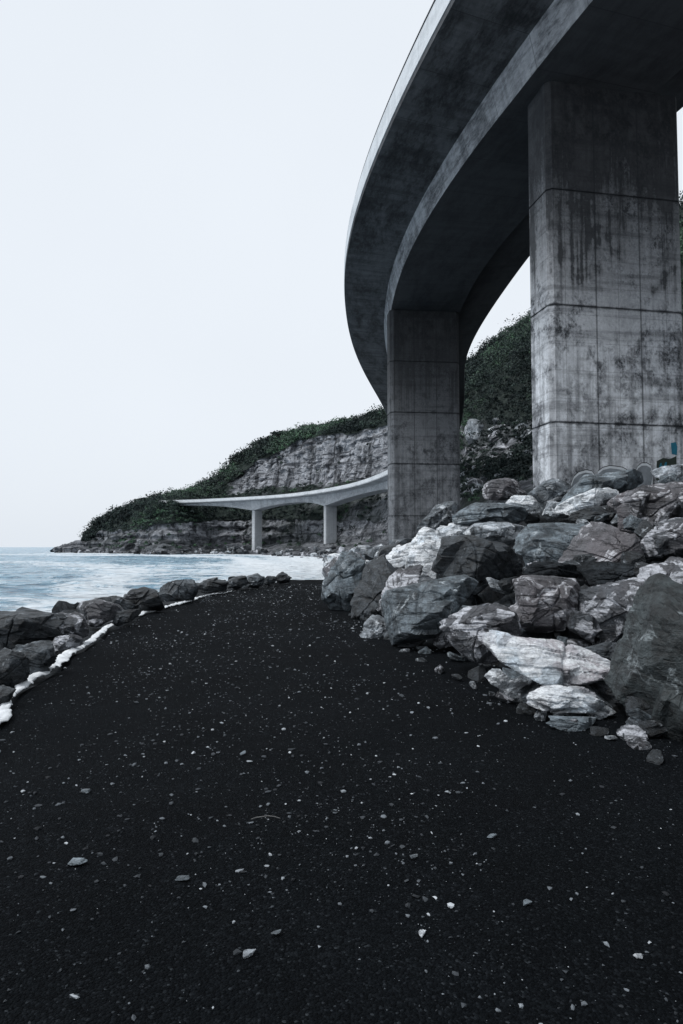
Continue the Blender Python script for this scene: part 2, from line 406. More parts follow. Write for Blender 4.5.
# ------------------------------------------------------------------ rubble bank under the boulders on the right, shore bank on the left
#         column, path edge (pixel row), crest (pixel row), crest distance
PILE = np.array([[326, 598, 577, 40, .2], [345, 612, 570, 36, .5], [385, 640, 556, 31, 1.3], [430, 668, 540, 27, 1.9], [480, 690, 514, 23, 2.3],
                 [530, 712, 496, 20, 2.8], [580, 730, 482, 18, 3.1], [630, 742, 474, 16.5, 3.2], [683, 775, 468, 15.5, 3.2], [760, 862, 452, 14, 3.3],
                 [900, 1010, 430, 12, 3.4], [1150, 1300, 400, 10.5, 3.5]])
def pile_point(px, t):         # t 0 at the path edge, 1 at the crest
    ye, yc, Dc = (np.interp(px, PILE[:, 0], PILE[:, k]) for k in (1, 2, 3))
    De = PZ(px, ye, 0.0)[1]
    y = ye + (yc - ye) * t
    iD = 1 / De + (1 / Dc - 1 / De) * t
    return P(px, y, 1 / iD), y
def pile_D(px, py):
    ye, yc, Dc = (np.interp(px, PILE[:, 0], PILE[:, k]) for k in (1, 2, 3))
    De = PZ(px, ye, 0.0)[1]; t = (ye - py) / (ye - yc)
    return 1 / (1 / De + (1 / Dc - 1 / De) * min(max(t, -0.1), 1.1))
def build_bank():
    cols = np.concatenate([np.linspace(326, 700, 150), np.linspace(705, 1150, 40)])
    ts = np.linspace(-0.06, 1, 70); back = np.geomspace(1.05, 5.0, 30)
    V = []
    for t in ts:
        for c in cols:
            q, _ = pile_point(c, t); V.append(q)
    for k in back:
        for c in cols:
            q, _ = pile_point(c, 1.0); Dc = q[1]
            Zb = np.interp(c, PILE[:, 0], PILE[:, 4])
            u = min(1, (k - 1) / 1.2)
            V.append(np.array([q[0] * k, Dc * k, (q[2] - .25) * (1 - u) + Zb * u - (0 if c > 420 else max(0, k - 2.2) * 1.4)]))
    V = np.array(V)
    V[:, 2] += -0.55 + 0.20 * ridged(V * 0.9, 31, 4) + 0.07 * fbm(V * 4, 33, 3)
    me = mesh_np('rubble_bank', V, grid_faces(len(ts) + len(back), len(cols))[:, ::-1], False, [ROCK['black']])  # black put in so the gaps between the boulders look shaded
    tag(link('rubble_bank', me), kind='structure')
    ys = np.concatenate([np.linspace(-14, 3, 30), np.linspace(3.2, 39, 130)]); nx = 34
    t = np.linspace(0, 1, nx)
    Y = np.repeat(ys, nx); T = np.tile(t, len(ys))
    X = path_l(Y) + 0.35 - T * 7.5
    X += np.clip((Y - 33) / 6, 0, 1) * 2.0 * (1 - T)
    Z = -0.10 - 3.4 * np.clip((T - 0.36) / 0.64, 0, 1) ** 1.1
    Z -= np.clip((Y - 33) / 6, 0, 1) * 2.2
    p = np.stack([X, Y, Z], 1)
    p[:, 2] += (0.16 * ridged(p * 0.9, 41, 4) + 0.06 * fbm(p * 4, 43, 3)) * np.clip(T * 6, 0, 1)
    me = mesh_np('shore_bank', p, grid_faces(len(ys), nx), False, [ROCK['black']])
    tag(link('shore_bank', me), kind='structure')
    # the seaward end of the bank, where the path runs out
    xs = np.linspace(-5, 9, 60); ysb = np.linspace(32.5, 47, 40)
    X, Y = np.meshgrid(xs, ysb); X, Y = X.ravel(), Y.ravel()
    Z = -0.22 - 2.6 * np.clip((Y - 34.0) / 11, 0, 1) + 0.9 * np.clip((X - 1) / 6, 0, 1)
    p = np.stack([X, Y, Z], 1); p[:, 2] += 0.18 * ridged(p * 0.8, 45, 4) * np.clip((Y - 33.5) / 2, 0, 1)
    me = mesh_np('bank_end', p, grid_faces(40, 60), False, [ROCK['black']])
    tag(link('bank_end', me), kind='structure')
build_bank()

# ------------------------------------------------------------------ headland and escarpment
#  column: foot distance, then (distance, pixel row) of shelf, lower cliff foot, lower cliff top, bench, upper cliff foot, upper cliff top, skyline
HILL = [
 (52, 425, (426, 551), (428, 550.6), (430, 550.3), (432, 550), (434, 549.8), (436, 549.6), (440, 549.5)),
 (60, 400, (401, 550), (403, 549.3), (405, 548.8), (407, 548.4), (409, 548.2), (411, 548), (415, 547.6)),
 (76, 392, (393, 550), (396, 548), (399, 545), (402, 544), (404, 543.5), (406, 543), (410, 542.5)),
 (86, 387, (388, 550.0), (392, 547.0), (397, 542.0), (400, 541.0), (402, 541.0), (404, 540.0), (409, 539.5)),
 (100, 380, (382, 550.0), (388, 546.0), (394, 532.0), (398, 530.0), (402, 528.0), (406, 525.5), (412, 523.0)),
 (120, 345, (348, 550.0), (355, 546.0), (361, 530.0), (367, 522.0), (373, 518.0), (379, 515.5), (387, 514.0)),
 (150, 315, (319, 550.0), (327, 545.0), (332, 527.0), (337, 515.0), (342, 508.0), (352, 503.5), (370, 502.0)),
 (172, 312, (317, 550), (326, 545), (331, 524), (336, 510), (341, 503), (350, 500), (374, 497)),
 (185, 316, (322, 550), (332, 545), (338, 522), (346, 510), (356, 504), (370, 500), (390, 495)),
 (215, 325, (343, 550), (357, 545), (363, 520), (371, 507), (379, 500), (391, 491), (415, 481)),
 (240, 305, (345, 550), (360, 545), (366, 519), (374, 503), (382, 492), (394, 472), (417, 459)),
 (260, 273, (325, 549.5), (345, 545), (351, 518), (359, 500), (367, 486), (377, 458), (397, 443)),
 (300, 189, (290, 549.5), (318, 544), (324, 518), (334, 497), (342, 484), (352, 441), (372, 432)),
 (345, 117, (240, 549.5), (275, 543), (285, 520), (298, 499), (306, 482), (316, 433), (336, 424)),
 (385, 100, (190, 547), (230, 540), (245, 520), (262, 496), (272, 480), (282, 425), (300, 413)),
 (430, 80, (150, 535), (180, 520), (195, 500), (212, 480), (225, 455), (240, 412), (262, 396)),
 (466, 70, (100, 505), (125, 490), (150, 465), (165, 448), (178, 420), (195, 396), (220, 374)),
 (500, 62, (80, 495), (100, 478), (118, 458), (130, 440), (142, 420), (160, 382), (190, 344)),
 (531, 58, (70, 490), (88, 472), (102, 458), (112, 438), (122, 420), (140, 372), (172, 327)),
 (600, 52, (60, 475), (74, 460), (84, 450), (92, 430), (100, 400), (118, 332), (145, 272)),
 (683, 46, (54, 455), (62, 445), (70, 420), (78, 390), (86, 340), (96, 274), (115, 212)),
 (800, 40, (48, 440), (54, 420), (60, 390), (66, 340), (74, 270), (84, 190), (100, 120)),
 (1000, 38, (46, 420), (50, 390), (55, 340), (60, 270), (66, 180), (74, 80), (90, 0)),
]
HX = np.array([h[0] for h in HILL], float)
HD = np.array([[h[1]] + [q[0] for q in h[2:]] for h in HILL], float)
HYP = np.array([[q[1] for q in h[2:]] for h in HILL], float)
def hill_profile(px):
    Ds = [np.interp(px, HX, HD[:, k]) for k in range(8)]
    Zs = [-4.0] + [P(px, np.interp(px, HX, HYP[:, k]), Ds[k + 1])[2] for k in range(7)]
    Ds += [Ds[-1] + 25, Ds[-1] + 90]; Zs += [Zs[-1] + 2.0, Zs[-1] - 12]
    return np.array(Ds), np.array(Zs)
SEGN = [10, 16, 30, 22, 20, 44, 26, 8, 6]
#            foot-shelf, shelf, lower cliff, bench slope, slope, upper cliff, wood, back, back
ROCKY_L = [1.0, 0.75, 0.72, 0.30, 0.30, 1.0, 0.05, 0.0, 0.0]      # far headland
ROCKY_R = [0.6, 0.45, 0.20, 0.50, 0.35, 0.03, 0.03, 0.0, 0.0]     # hillside behind the near piers
SEGW_L = [0, 0.25, 0.38, 0.80, 0.75, 0.06, 1.0, 1.0, 0.4]          # how thickly the scrub stands
SEGW_R = [0, 0.25, 0.8, 0.62, 0.75, 1.0, 1.0, 1.0, 0.4]
def build_hill():
    cols = np.concatenate([np.linspace(52, 260, 190), np.linspace(261, 560, 330), np.linspace(562, 1000, 120)])
    T, SG = [], []
    for k, n in enumerate(SEGN):
        for i in range(n): T.append(k + i / n); SG.append(k)
    T.append(len(SEGN)); SG.append(len(SEGN) - 1)
    T = np.array(T); SG = np.array(SG); nr, nc = len(T), len(cols)
    V = np.zeros((nr, nc, 3)); RK = np.zeros((nr, nc)); VG = np.zeros((nr, nc))
    for j, c in enumerate(cols):
        Ds, Zs = hill_profile(c)
        idx = np.arange(len(Ds))
        D = np.interp(T, idx, Ds); Z = np.interp(T, idx, Zs)
        V[:, j, 0] = (c - 341.5) / F * D * math.cos(PITCH) ; V[:, j, 1] = D; V[:, j, 2] = Z
        w = min(1, max(0, (c - 400) / 60))
        RK[:, j] = np.array(ROCKY_L)[SG] * (1 - w) + np.array(ROCKY_R)[SG] * w
        VG[:, j] = np.array(SEGW_L)[SG] * (1 - w) + np.array(SEGW_R)[SG] * w
        if c < 86: VG[:, j] = 0; RK[:, j] = 1
        elif c < 240:          # the low headland is overgrown, bare only at its foot
            u = min(1, (240 - c) / 30)
            RK[:, j] = np.where(SG >= 3, RK[:, j] * (1 - u) + 0.08 * u, RK[:, j])
            VG[:, j] = np.where(SG >= 3, VG[:, j] * (1 - u) + 0.95 * u, VG[:, j])
    V = V.reshape(-1, 3); RK = RK.ravel(); VG = VG.ravel(); Tf = np.repeat(T, nc)
    sc = np.clip(V[:, 1] / 300, 0.35, 1.2)
    cliff = np.clip(RK, 0, 1)
    d1 = ridged(V * np.array([.06, .06, .035]), 51, 5); d2 = fbm(V * np.array([.16, .16, .5]), 55, 4)
    flute = ridged(np.stack([V[:, 0] * .13, V[:, 1] * .05, V[:, 2] * .018], 1), 56, 4)
    LW = np.tile(np.clip((470 - cols) / 60, 0, 1), nr); hump = fbm(V * .12, 58, 4)
    ledge = vnoise(np.stack([V[:, 0] * .02, V[:, 1] * .02, V[:, 2] * .55], 1), 57)
    fade = np.clip(Tf * 1.5, 0.25, 1)
    V[:, 1] += sc * fade * (d1 * 4.0 * (0.35 + 0.65 * cliff) * (0.3 + 0.7 * LW) + d2 * 1.0 * cliff + ledge * (0.7 + 2.2 * ((Tf > 1.6) & (Tf < 3.2))) * cliff + flute * 2.6 * cliff * LW + hump * 1.6 * (1 - LW))
    V[:, 0] += sc * fade * d2 * 1.8
    keep = np.clip(1.2 - np.abs(Tf - 7) * 0.9, 0, 1)
    V[:, 2] += sc * fade * (fbm(V * .09, 59, 4) * 2.2 + 0.5 * d2) * (1 - 0.6 * keep)
    me = mesh_np('hillside', V, grid_faces(nr, nc)[:, ::-1], False)
    patch = fbm(V * np.array([.05, .05, .08]), 61, 5)
    rk = np.clip((RK - 0.5) * 2.2 + 0.5 + patch * 1.8 * (1 - np.abs(RK * 2 - 1)), 0, 1)
    fattr(me, 'rocky', rk)
    m = NB('cliff_and_soil'); v = m.tc.outputs['Object']
    a = m.attr('rocky').outputs['Fac']
    drip = m.noise(m.mapping(v, (0.22, 0.22, 0.022)), 1.0, 6, 0.62, 0.4)
    n1 = m.noise(v, 0.10, 8, 0.68, 0.4); n2 = m.noise(v, 0.45, 7, 0.7)
    bed = m.noise(m.mapping(v, (0.03, 0.03, 0.62)), 1.0, 6, 0.65)
    c = m.ramp(n1, [(0.36, (0.18, 0.19, 0.21)), (0.60, (0.47, 0.49, 0.53))])
    c = m.mix(m.ramp(bed, [(0.38, 0.85), (0.48, 0.0)]), c, (0.055, 0.059, 0.068))
    c = m.mix(m.ramp(drip, [(0.40, 0.92), (0.52, 0.0)]), c, (0.028, 0.031, 0.036))
    c = m.mix(m.ramp(n2, [(0.36, 0.75), (0.52, 0.0)]), c, (0.035, 0.038, 0.043))
    soil = m.ramp(n2, [(0.35, (0.013, 0.019, 0.019)), (0.6, (0.030, 0.042, 0.036)), (0.75, (0.062, 0.064, 0.060))])
    z = m.sep(v)[2]
    wet = m.ramp(m.math('ADD', m.math('MULTIPLY', z, 0.022), m.math('MULTIPLY', m.noise(v, 0.16, 7, 0.7), 0.62)), [(0.34, 1.0), (0.60, 0.0)])
    c = m.mix(m.math('MULTIPLY', wet, 0.55), c, (0.030, 0.034, 0.039))
    m.set('Base Color', m.mix(a, soil, c)); m.set('Roughness', 0.9); m.set('Specular IOR Level', 0.2)
    m.set('Normal', m.bump(n2, 0.8, 1.2, m.bump(n1, 0.6, 2.5)))
    me.materials.append(m.m)
    tag(link('hillside', me), kind='structure')
    return V.reshape(nr, nc, 3), VG.reshape(nr, nc), rk.reshape(nr, nc), Tf.reshape(nr, nc), cols
HV, HVG, HRK, HT, HC = build_hill()

def build_side():
    ys = np.linspace(70, -160, 120); ts = np.linspace(0, 1, 50)
    T, Y = np.meshgrid(ts, ys, indexing='ij'); T, Y = T.ravel(), Y.ravel()
    foot = np.interp(Y, [-160, -120, -60, -20, 20, 45, 70], [-10, 10, 34, 42, 43, 44, 52])
    X = foot + T * 60; Z = -1 + 62 * T ** 0.8
    p = np.stack([X, Y, Z], 1); p[:, 0] += 4 * ridged(p * .06, 91, 4); p[:, 2] += 2.5 * fbm(p * .1, 93, 4) * np.clip(T * 4, 0, 1)
    me = mesh_np('hillside', p, grid_faces(50, 120), False); fattr(me, 'rocky', 0.25 + 0.4 * fbm(p * .06, 95, 4)); me.materials.append(bpy.data.materials['cliff_and_soil'])
    tag(link('hillside', me), kind='structure')
    xs = np.linspace(-11, 60, 90); yb = np.linspace(-13.5, -160, 90)
    X, Y = np.meshgrid(xs, yb); X, Y = X.ravel(), Y.ravel(); p = np.stack([X, Y, -0.05 + X * 0], 1)
    p[:, 2] += 0.25 * fbm(p * .3, 97, 3) + np.clip((X - 8) * .05, 0, 2) - np.clip((-5 - X) * .5, 0, 3)
    tag(link('ground', mesh_np('ground', p, grid_faces(90, 90), True, [bpy.data.materials['black_gravel']])), kind='structure')
build_side()

# ------------------------------------------------------------------ scrub: thousands of leaf clumps, one mass nobody could count
def leaf_cloud(centres, radii, per, leaf, tints, seed, flat=0.75):
    g = np.random.default_rng(seed)
    n = len(centres)
    cnt = np.maximum(6, (per * np.ones(n)).astype(int)); idx = np.repeat(np.arange(n), cnt); N = len(idx)
    d = g.normal(size=(N, 3)); d /= np.linalg.norm(d, axis=1)[:, None]
    d[:, 2] = np.where(d[:, 2] < -0.25, -d[:, 2], d[:, 2])
    rad = g.uniform(0.45, 1.0, N) ** 0.6
    lump = 1 + 0.24 * vnoise(d * 2.3 + np.repeat(g.uniform(0, 90, (n, 3)), cnt, axis=0), 3)
    p = centres[idx] + d * (radii[idx] * rad * lump)[:, None] * np.array([1, 1, flat])
    nrm = d + g.normal(size=(N, 3)) * 0.75; nrm /= np.linalg.norm(nrm, axis=1)[:, None]
    t = np.cross(nrm, g.normal(size=(N, 3))); t /= np.linalg.norm(t, axis=1)[:, None]
    b = np.cross(nrm, t); s = (leaf[idx] * g.uniform(0.6, 1.4, N))[:, None]
    v = np.stack([p - t * s, p + b * s * .55, p + t * s, p - b * s * .55], 1).reshape(-1, 3)
    f = np.arange(4 * N).reshape(-1, 4)
    tint = np.clip(tints[idx] + g.normal(size=N) * 0.13, 0, 1)
    return v, f, np.repeat(tint, 4)
ed_end = (-91, 342)
def build_scrub():
    g = np.random.default_rng(12)
    C, Rr, TI, LF, PER = [], [], [], [], []
    nr, nc = HVG.shape
    tries = 19000
    # pick by column so that far and near stretches get the density they show in the picture
    for _ in range(tries):
        px = g.uniform(84, 700) if g.random() < 0.72 else g.uniform(440, 545)
        if px > 545 and px < 660 and g.random() < 0.8: continue
        j = min(nc - 1, int(np.searchsorted(HC, px)))
        tq = g.uniform(1.1, 7.6) if g.random() < 0.65 else g.uniform(6.0, 7.8)
        i = int(np.argmin(np.abs(HT[:, j] - tq)))
        w = HVG[i, j] * (1.15 - 0.9 * HRK[i, j]) * (0.75 + 0.8 * float(fbm(np.array([HV[i, j] * .07]), 73, 2)[0]))
        if g.random() > w: continue
        q = HV[i, j]
        if q[2] < 0.3: continue
        D = q[1]; low = HT[i, j] < 6
        r = g.uniform(0.9, 2.0) * (D / 300) ** 0.55 * (0.75 if low else 1.25)
        if HT[i, j] > 6.3 and HT[i, j] < 7.4: r *= g.uniform(0.8, 1.6)
        if g.random() < 0.10 and HT[i, j] > 2.6: r *= 1.7
        C.append(q + np.array([g.normal() * 1.2, g.normal() * 1.2, r * 0.25])); Rr.append(r)
        # broad patches of greener and of darker growth
        pv = float(fbm(np.array([[q[0] * .035, q[1] * .035, q[2] * .07]]), 71, 3)[0])
        TI.append(0.42 + 0.95 * pv + g.normal() * 0.18 + (0.22 if 1.0 < HT[i, j] < 2.3 else 0) + (0.35 if 185 < px < 240 and HT[i, j] < 2.6 else 0) + (0.08 if px > 440 else 0))
        LF.append(0.24 * max(0.8, D / 175)); PER.append(46 if D < 230 else 30)
    for _ in range(150):       # growth round the far abutment
        e = np.array([ed_end[0] + g.normal() * 6, ed_end[1] - 4 + (g.normal() * 2), 0]); r = g.uniform(1.2, 2.4)
        e[2] = g.uniform(12, 26.5) - abs(e[0] - ed_end[0]) * .3
        C.append(e); Rr.append(r); TI.append(0.38 + g.normal() * .15); LF.append(.38); PER.append(30)
    C, Rr, TI, LF, PER = map(np.array, (C, Rr, TI, LF, PER))
    v, f, t = leaf_cloud(C, Rr, PER, LF, TI, 5)
    me = mesh_np('hillside_scrub', v, f, False, [M_LEAF]); fattr(me, 'tint', t)
    tag(link('hillside_scrub', me), 'dark green scrub covering the headland and the hillside behind the bridge', 'scrub', kind='stuff')
build_scrub()

# trees that stand out on the skyline
def make_tree(px, py, D, w, h, label, flat=False, seed=0):
    g = np.random.default_rng(900 + seed)
    top = P(px, py, D)
    base = top - np.array([0, 0, h])
    root = link('hill_tree', None, loc=Vector(base))
    tag(root, label, 'tree', 'trees on the skyline of the hillside')
    bm = bmesh.new()
    def limb(a, b, r0, r1, k=7):
        a, b = Vector(a), Vector(b); q = (b - a).to_track_quat('Z', 'Y'); L = (b - a).length
        rings = []
        for s in range(5):
            u = s / 4; o = Vector((math.sin(u * 3.1) * 0.05 * L, math.cos(u * 2) * 0.03 * L, 0)) * u
            rings.append([bm.verts.new(a + q @ (Vector((math.cos(2 * math.pi * i / k) * (r0 + (r1 - r0) * u), math.sin(2 * math.pi * i / k) * (r0 + (r1 - r0) * u), L * u)) + o)) for i in range(k)])
        for s in range(4):
            for i in range(k): bm.faces.new((rings[s][i], rings[s][(i + 1) % k], rings[s + 1][(i + 1) % k], rings[s + 1][i]))
    limb((0, 0, -1), (0.1 * w, 0, h * 0.62), 0.05 * h, 0.028 * h)
    cs, rs = [], []
    for q in range(9 if not flat else 8):
        a = g.uniform(0, 6.28); rr = w * 0.5 * math.sqrt(g.random()) * 0.8
        z = h * (g.uniform(0.74, 0.9) if flat else g.uniform(0.45, 0.86))
        c = np.array([math.cos(a) * rr, math.sin(a) * rr, z]); cs.append(c); rs.append(w * (0.20 if flat else 0.24) * g.uniform(.7, 1.15))
        if q < 5: limb((0.05 * w, 0, h * g.uniform(.35, .55)), c, 0.02 * h, 0.008 * h, 5)
    me = bpy.data.meshes.new('trunk'); bm.to_mesh(me); bm.free(); me.materials.append(M_BARK)
    link('trunk', me, root)
    cs, rs = np.array(cs), np.array(rs)
    v, f, t = leaf_cloud(cs, rs, np.full(len(cs), 90), np.full(len(cs), 0.2 * max(.8, D / 200)), np.full(len(cs), 0.32), 40 + seed, 0.45 if flat else 0.8)
    cm = mesh_np('crown', v, f, False, [M_LEAF]); fattr(cm, 'tint', t)
    link('crown', cm, root)
TREES = [
 (279, 430.5, 380, 9.5, 7.5, 'flat-topped umbrella tree standing alone on the ridge above the grey cliff', True),
 (183, 490, 402, 7.5, 6, 'rounded dark tree just above where the distant bridge meets the headland', False),
 (140, 498, 392, 8, 6, 'bushy tree on the brow of the low headland', False),
 (157, 497, 398, 7, 6, 'broad tree on the low headland, nearest the end of the distant bridge', True),
 (236, 455, 414, 8, 7, 'dark tree halfway up the wooded ridge above the distant bridge', False),
 (345, 418, 338, 7, 7, 'wispy pale tree on the ridge over the middle of the grey cliff', False),
 (372, 411, 308, 6, 7, 'slender tree at the top of the grey cliff beside the middle pier', False),
 (526, 318, 178, 6, 6, 'spreading flat-crowned tree on the hilltop touching the near pier', True),
 (507, 332, 190, 5, 5, 'small flat-crowned tree on the hill slope seen between the two big piers', True),
 (488, 346, 200, 5, 5, 'round bushy tree low on the hill skyline between the two big piers', False),
 (681, 207, 118, 5, 6, 'dark tree on the hilltop to the right of the near pier', False),
]
for k, (px, py, D, w, h, lb, fl) in enumerate(TREES): make_tree(px, py, D, w, h, lb, fl, k)

# ------------------------------------------------------------------ the bridge
ZW = 23.6                       # underside of the wing tips
edge = [(30, -50), (23, -28), (16.2, -8), (10.4, 8)]
edge += [tuple(PZ(px, py, ZW)[:2]) for px, py in ((450, 0), (412, 80), (369, 170), (347, 240), (343, 290), (350, 340), (365, 375), (385, 410))]
edge += [(11.2, 140), (13.9, 170), (14.8, 190)]
edge += [tuple(PZ(px, py, ZW)[:2]) for px, py in ((387, 475.3), (355, 486.5), (321, 493.0), (285, 497.5), (251, 499.8), (200, 502.3))]
edge += [(-83, 341), (-93, 345)]
def catmull(pts, n=24):
    pts = [np.array(p, float) for p in pts]; out = []
    pts = [2 * pts[0] - pts[1]] + pts + [2 * pts[-1] - pts[-2]]
    for i in range(1, len(pts) - 2):
        p0, p1, p2, p3 = pts[i - 1:i + 3]
        for k in range(n):
            t = k / n
            out.append(0.5 * ((2 * p1) + (-p0 + p2) * t + (2 * p0 - 5 * p1 + 4 * p2 - p3) * t * t + (-p0 + 3 * p1 - 3 * p2 + p3) * t ** 3))
    out.append(pts[-2]); return np.array(out)
ed = catmull(edge)
seg = np.r_[0, np.cumsum(np.linalg.norm(np.diff(ed, axis=0), axis=1))]
S = np.arange(0, seg[-1], 1.0)
ed = np.stack([np.interp(S, seg, ed[:, k]) for k in (0, 1)], 1)
ker = np.hanning(25); ker /= ker.sum()
for _ in range(2):
    pad = np.concatenate([2 * ed[0] - ed[12:0:-1], ed, 2 * ed[-1] - ed[-2:-14:-1]])
    ed = np.stack([np.convolve(pad[:, k], ker, 'valid') for k in (0, 1)], 1)
tan = np.gradient(ed, axis=0); tan /= np.linalg.norm(tan, axis=1)[:, None]
nor = np.stack([tan[:, 1], -tan[:, 0]], 1)            # to the right of travel
def s_of_y(y): return int(np.argmin(np.abs((ed + nor * 6.9)[:, 1] - y)))
HALF = 6.9
#  stations: centre distance Y, girder depth there, depth at the middle of the span that follows
PIERS = [(-36, 2.4, 1.8), (-4, 2.4, 1.8), (30.2, 1.8, 1.6), (58, 2.0, 2.0), (112, 3.8, 2.4), (205, 5.2, 2.3), (285, 5.0, 2.2), (325, 4.8, 2.0)]
ps = [s_of_y(p[0]) for p in PIERS]
dep = np.full(len(S), 2.2)
for k in range(len(PIERS) - 1):
    a, b = ps[k], ps[k + 1]; da, db, dm = PIERS[k][1], PIERS[k + 1][1], PIERS[k][2]
    t = np.linspace(0, 1, b - a + 1)
    e = np.where(t < 0.5, da, db); dep[a:b + 1] = dm + (e - dm) * np.abs(2 * t - 1) ** 2.2
a = ps[-1]; t = np.linspace(0, 1, len(S) - a); dep[a:] = 1.1 + 3.7 * (1 - np.clip(t * 1.3, 0, 1)) ** 2
bridge = link('road_bridge', None, loc=(0, 0, 0))
tag(bridge, 'curved concrete road bridge on tall piers sweeping round the coast to the headland', 'bridge')
def sweep(name, sec_fn, mat, closed=True, smooth=False, step=1, rng=None, parent=bridge):
    ids = np.arange(0, len(S), step) if rng is None else np.arange(rng[0], rng[1], step)
    rings = []
    for i in ids:
        rings.append([(ed[i][0] + nor[i][0] * (u + HALF), ed[i][1] + nor[i][1] * (u + HALF), z) for u, z in sec_fn(i)])
    rings = np.array(rings); n, k = rings.shape[:2]
    per = np.r_[0, np.cumsum([math.dist(rings[0][q], rings[0][(q + 1) % k]) for q in range(k)])]
    V = rings.reshape(-1, 3); faces, uv = [], []
    kk = k if closed else k - 1
    for r in range(n - 1):
        for q in range(kk):
            q2 = (q + 1) % k
            faces.append((r * k + q, r * k + q2, (r + 1) * k + q2, (r + 1) * k + q))
            u0, u1 = S[ids[r]], S[ids[r + 1]]
            uv += [(u0, per[q]), (u0, per[q + 1]), (u1, per[q + 1]), (u1, per[q])]
    me = mesh_np(name, V, np.array(faces), smooth, [mat])
    lay = me.uv_layers.new(name='UVMap'); lay.data.foreach_set('uv', np.array(uv, dtype=np.float32).ravel())
    if closed:                 # cap both ends
        bm = bmesh.new(); bm.from_mesh(me); bm.verts.ensure_lookup_table()
        bm.faces.new([bm.verts[q] for q in range(k)]); bm.faces.new([bm.verts[(n - 1) * k + q] for q in range(k)])
        bmesh.ops.recalc_face_normals(bm, faces=bm.faces); bm.to_mesh(me); bm.free()
    return link(name, me, parent)
BW = 2.95
_q = np.clip((ed[:, 1] - 52) / 34, 0, 1); NARROW = np.where(ed[:, 0] > -1, 1.3 * _q * _q * (3 - 2 * _q), 1.3)
GSEC = lambda i: [(-HALF, ZW), (-HALF, ZW + .42), (-HALF + .4, ZW + .46), (HALF - NARROW[i] - .4, ZW + .46), (HALF - NARROW[i], ZW + .42), (HALF - NARROW[i], ZW), (BW + .35, ZW - .36), (BW, ZW - dep[i]), (-BW, ZW - dep[i]), (-BW - .35, ZW - .36)]
gcut = s_of_y(160)             # near girder darkened, far spans paled: shade and light painted in
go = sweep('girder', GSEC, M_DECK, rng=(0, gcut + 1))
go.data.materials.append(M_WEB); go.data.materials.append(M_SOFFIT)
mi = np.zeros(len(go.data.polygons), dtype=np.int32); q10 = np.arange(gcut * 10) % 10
mi[:gcut * 10] = np.where(q10 == 8, 1, np.where((q10 == 5) | (q10 == 6) | (q10 == 7), 2, 0)); go.data.polygons.foreach_set('material_index', mi)  # lit copy on the seaward web, shaded copy underneath and on the landward side
sweep('girder', GSEC, M_DECK_PALE, rng=(gcut, len(S)))
for s in (-1, 1):
    a0, a1 = s * (HALF + .035), s * (HALF - .24)
    sec = [(a0, ZW + .30), (a0, ZW + 1.5), (a1, ZW + 1.5), (a1, ZW + .475), (s * (HALF + .004), ZW + .475), (s * (HALF + .004), ZW + .30)]
    if s > 0: sec = sec[::-1]
    sweep('parapet', lambda i, sec=sec, s=s: [(u - (NARROW[i] if s > 0 else 0), z) for u, z in sec], M_PARAPET)
    # handrail with posts
    r = 0.045
    rs = [(s * (HALF - .1) + r * math.cos(a), ZW + 1.86 + r * math.sin(a)) for a in np.linspace(0, 2 * math.pi, 7)[:-1]]
    sweep('handrail', lambda i, rs=rs, s=s: [(u - (NARROW[i] if s > 0 else 0), z) for u, z in rs], M_RAIL)
bm = bmesh.new()
bmesh.ops.create_cone(bm, cap_ends=True, segments=6, radius1=.03, radius2=.03, depth=.36)
pm = bpy.data.meshes.new('rail_post'); bm.to_mesh(pm); bm.free(); pm.materials.append(M_RAIL)
for i in range(s_of_y(14), s_of_y(66), 3):
    c = ed[i] + nor[i] * .1
    link('rail_post', pm, bridge, (c[0], c[1], ZW + 1.675))
road = plain('asphalt', (0.05, 0.052, 0.055), 0.85, 0.2, 2.0)
sweep('carriageway', lambda i: [(-HALF + .3, ZW + .466), (HALF - NARROW[i] - .3, ZW + .466)][::-1], road, closed=False)

def build_pier(cx, cy, ang, w, th, z0, z1, pour0, pour, mat, cham=0.26, label=None):
    hw, ht = w / 2, th / 2
    def loop(ins):
        a, b, c = hw - ins, ht - ins, cham
        return [(-a + c, -b), (a - c, -b), (a, -b + c), (a, b - c), (a - c, b), (-a + c, b), (-a, b - c), (-a, -b + c)]
    zs, g = [], 0.05
    zs.append((z0, 0)); z = z0 + pour0
    while z < z1 - 0.6:
        zs += [(z - 0.033, 0), (z - 0.028, g), (z + 0.028, g), (z + 0.033, 0)]; z += pour
    zs.append((z1, 0))
    # subdivide long lifts so that the head stain and shade can vary
    full = []
    for (a, ia), (b, ib) in zip(zs[:-1], zs[1:]):
        n = max(1, int((b - a) / 0.8))
        for q in range(n): full.append((a + (b - a) * q / n, ia if q == 0 else 0))
    full.append(zs[-1])
    V, fc = [], []
    for z, ins in full: V += [(x, y, z) for x, y in loop(ins)]
    for r in range(len(full) - 1):
        for q in range(8): fc.append((r * 8 + q, r * 8 + (q + 1) % 8, (r + 1) * 8 + (q + 1) % 8, (r + 1) * 8 + q))
    me = mesh_np('pier', V, np.array(fc), False, [mat])
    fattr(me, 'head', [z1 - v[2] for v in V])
    o = link('pier', me, bridge, (cx, cy, 0), (0, 0, ang))
    if label: o['label'] = label
    return o
def pier_at(k):
    i = ps[k]; c = ed[i] + nor[i] * HALF
    return c, math.atan2(nor[i][1], nor[i][0]), ZW - dep[i]
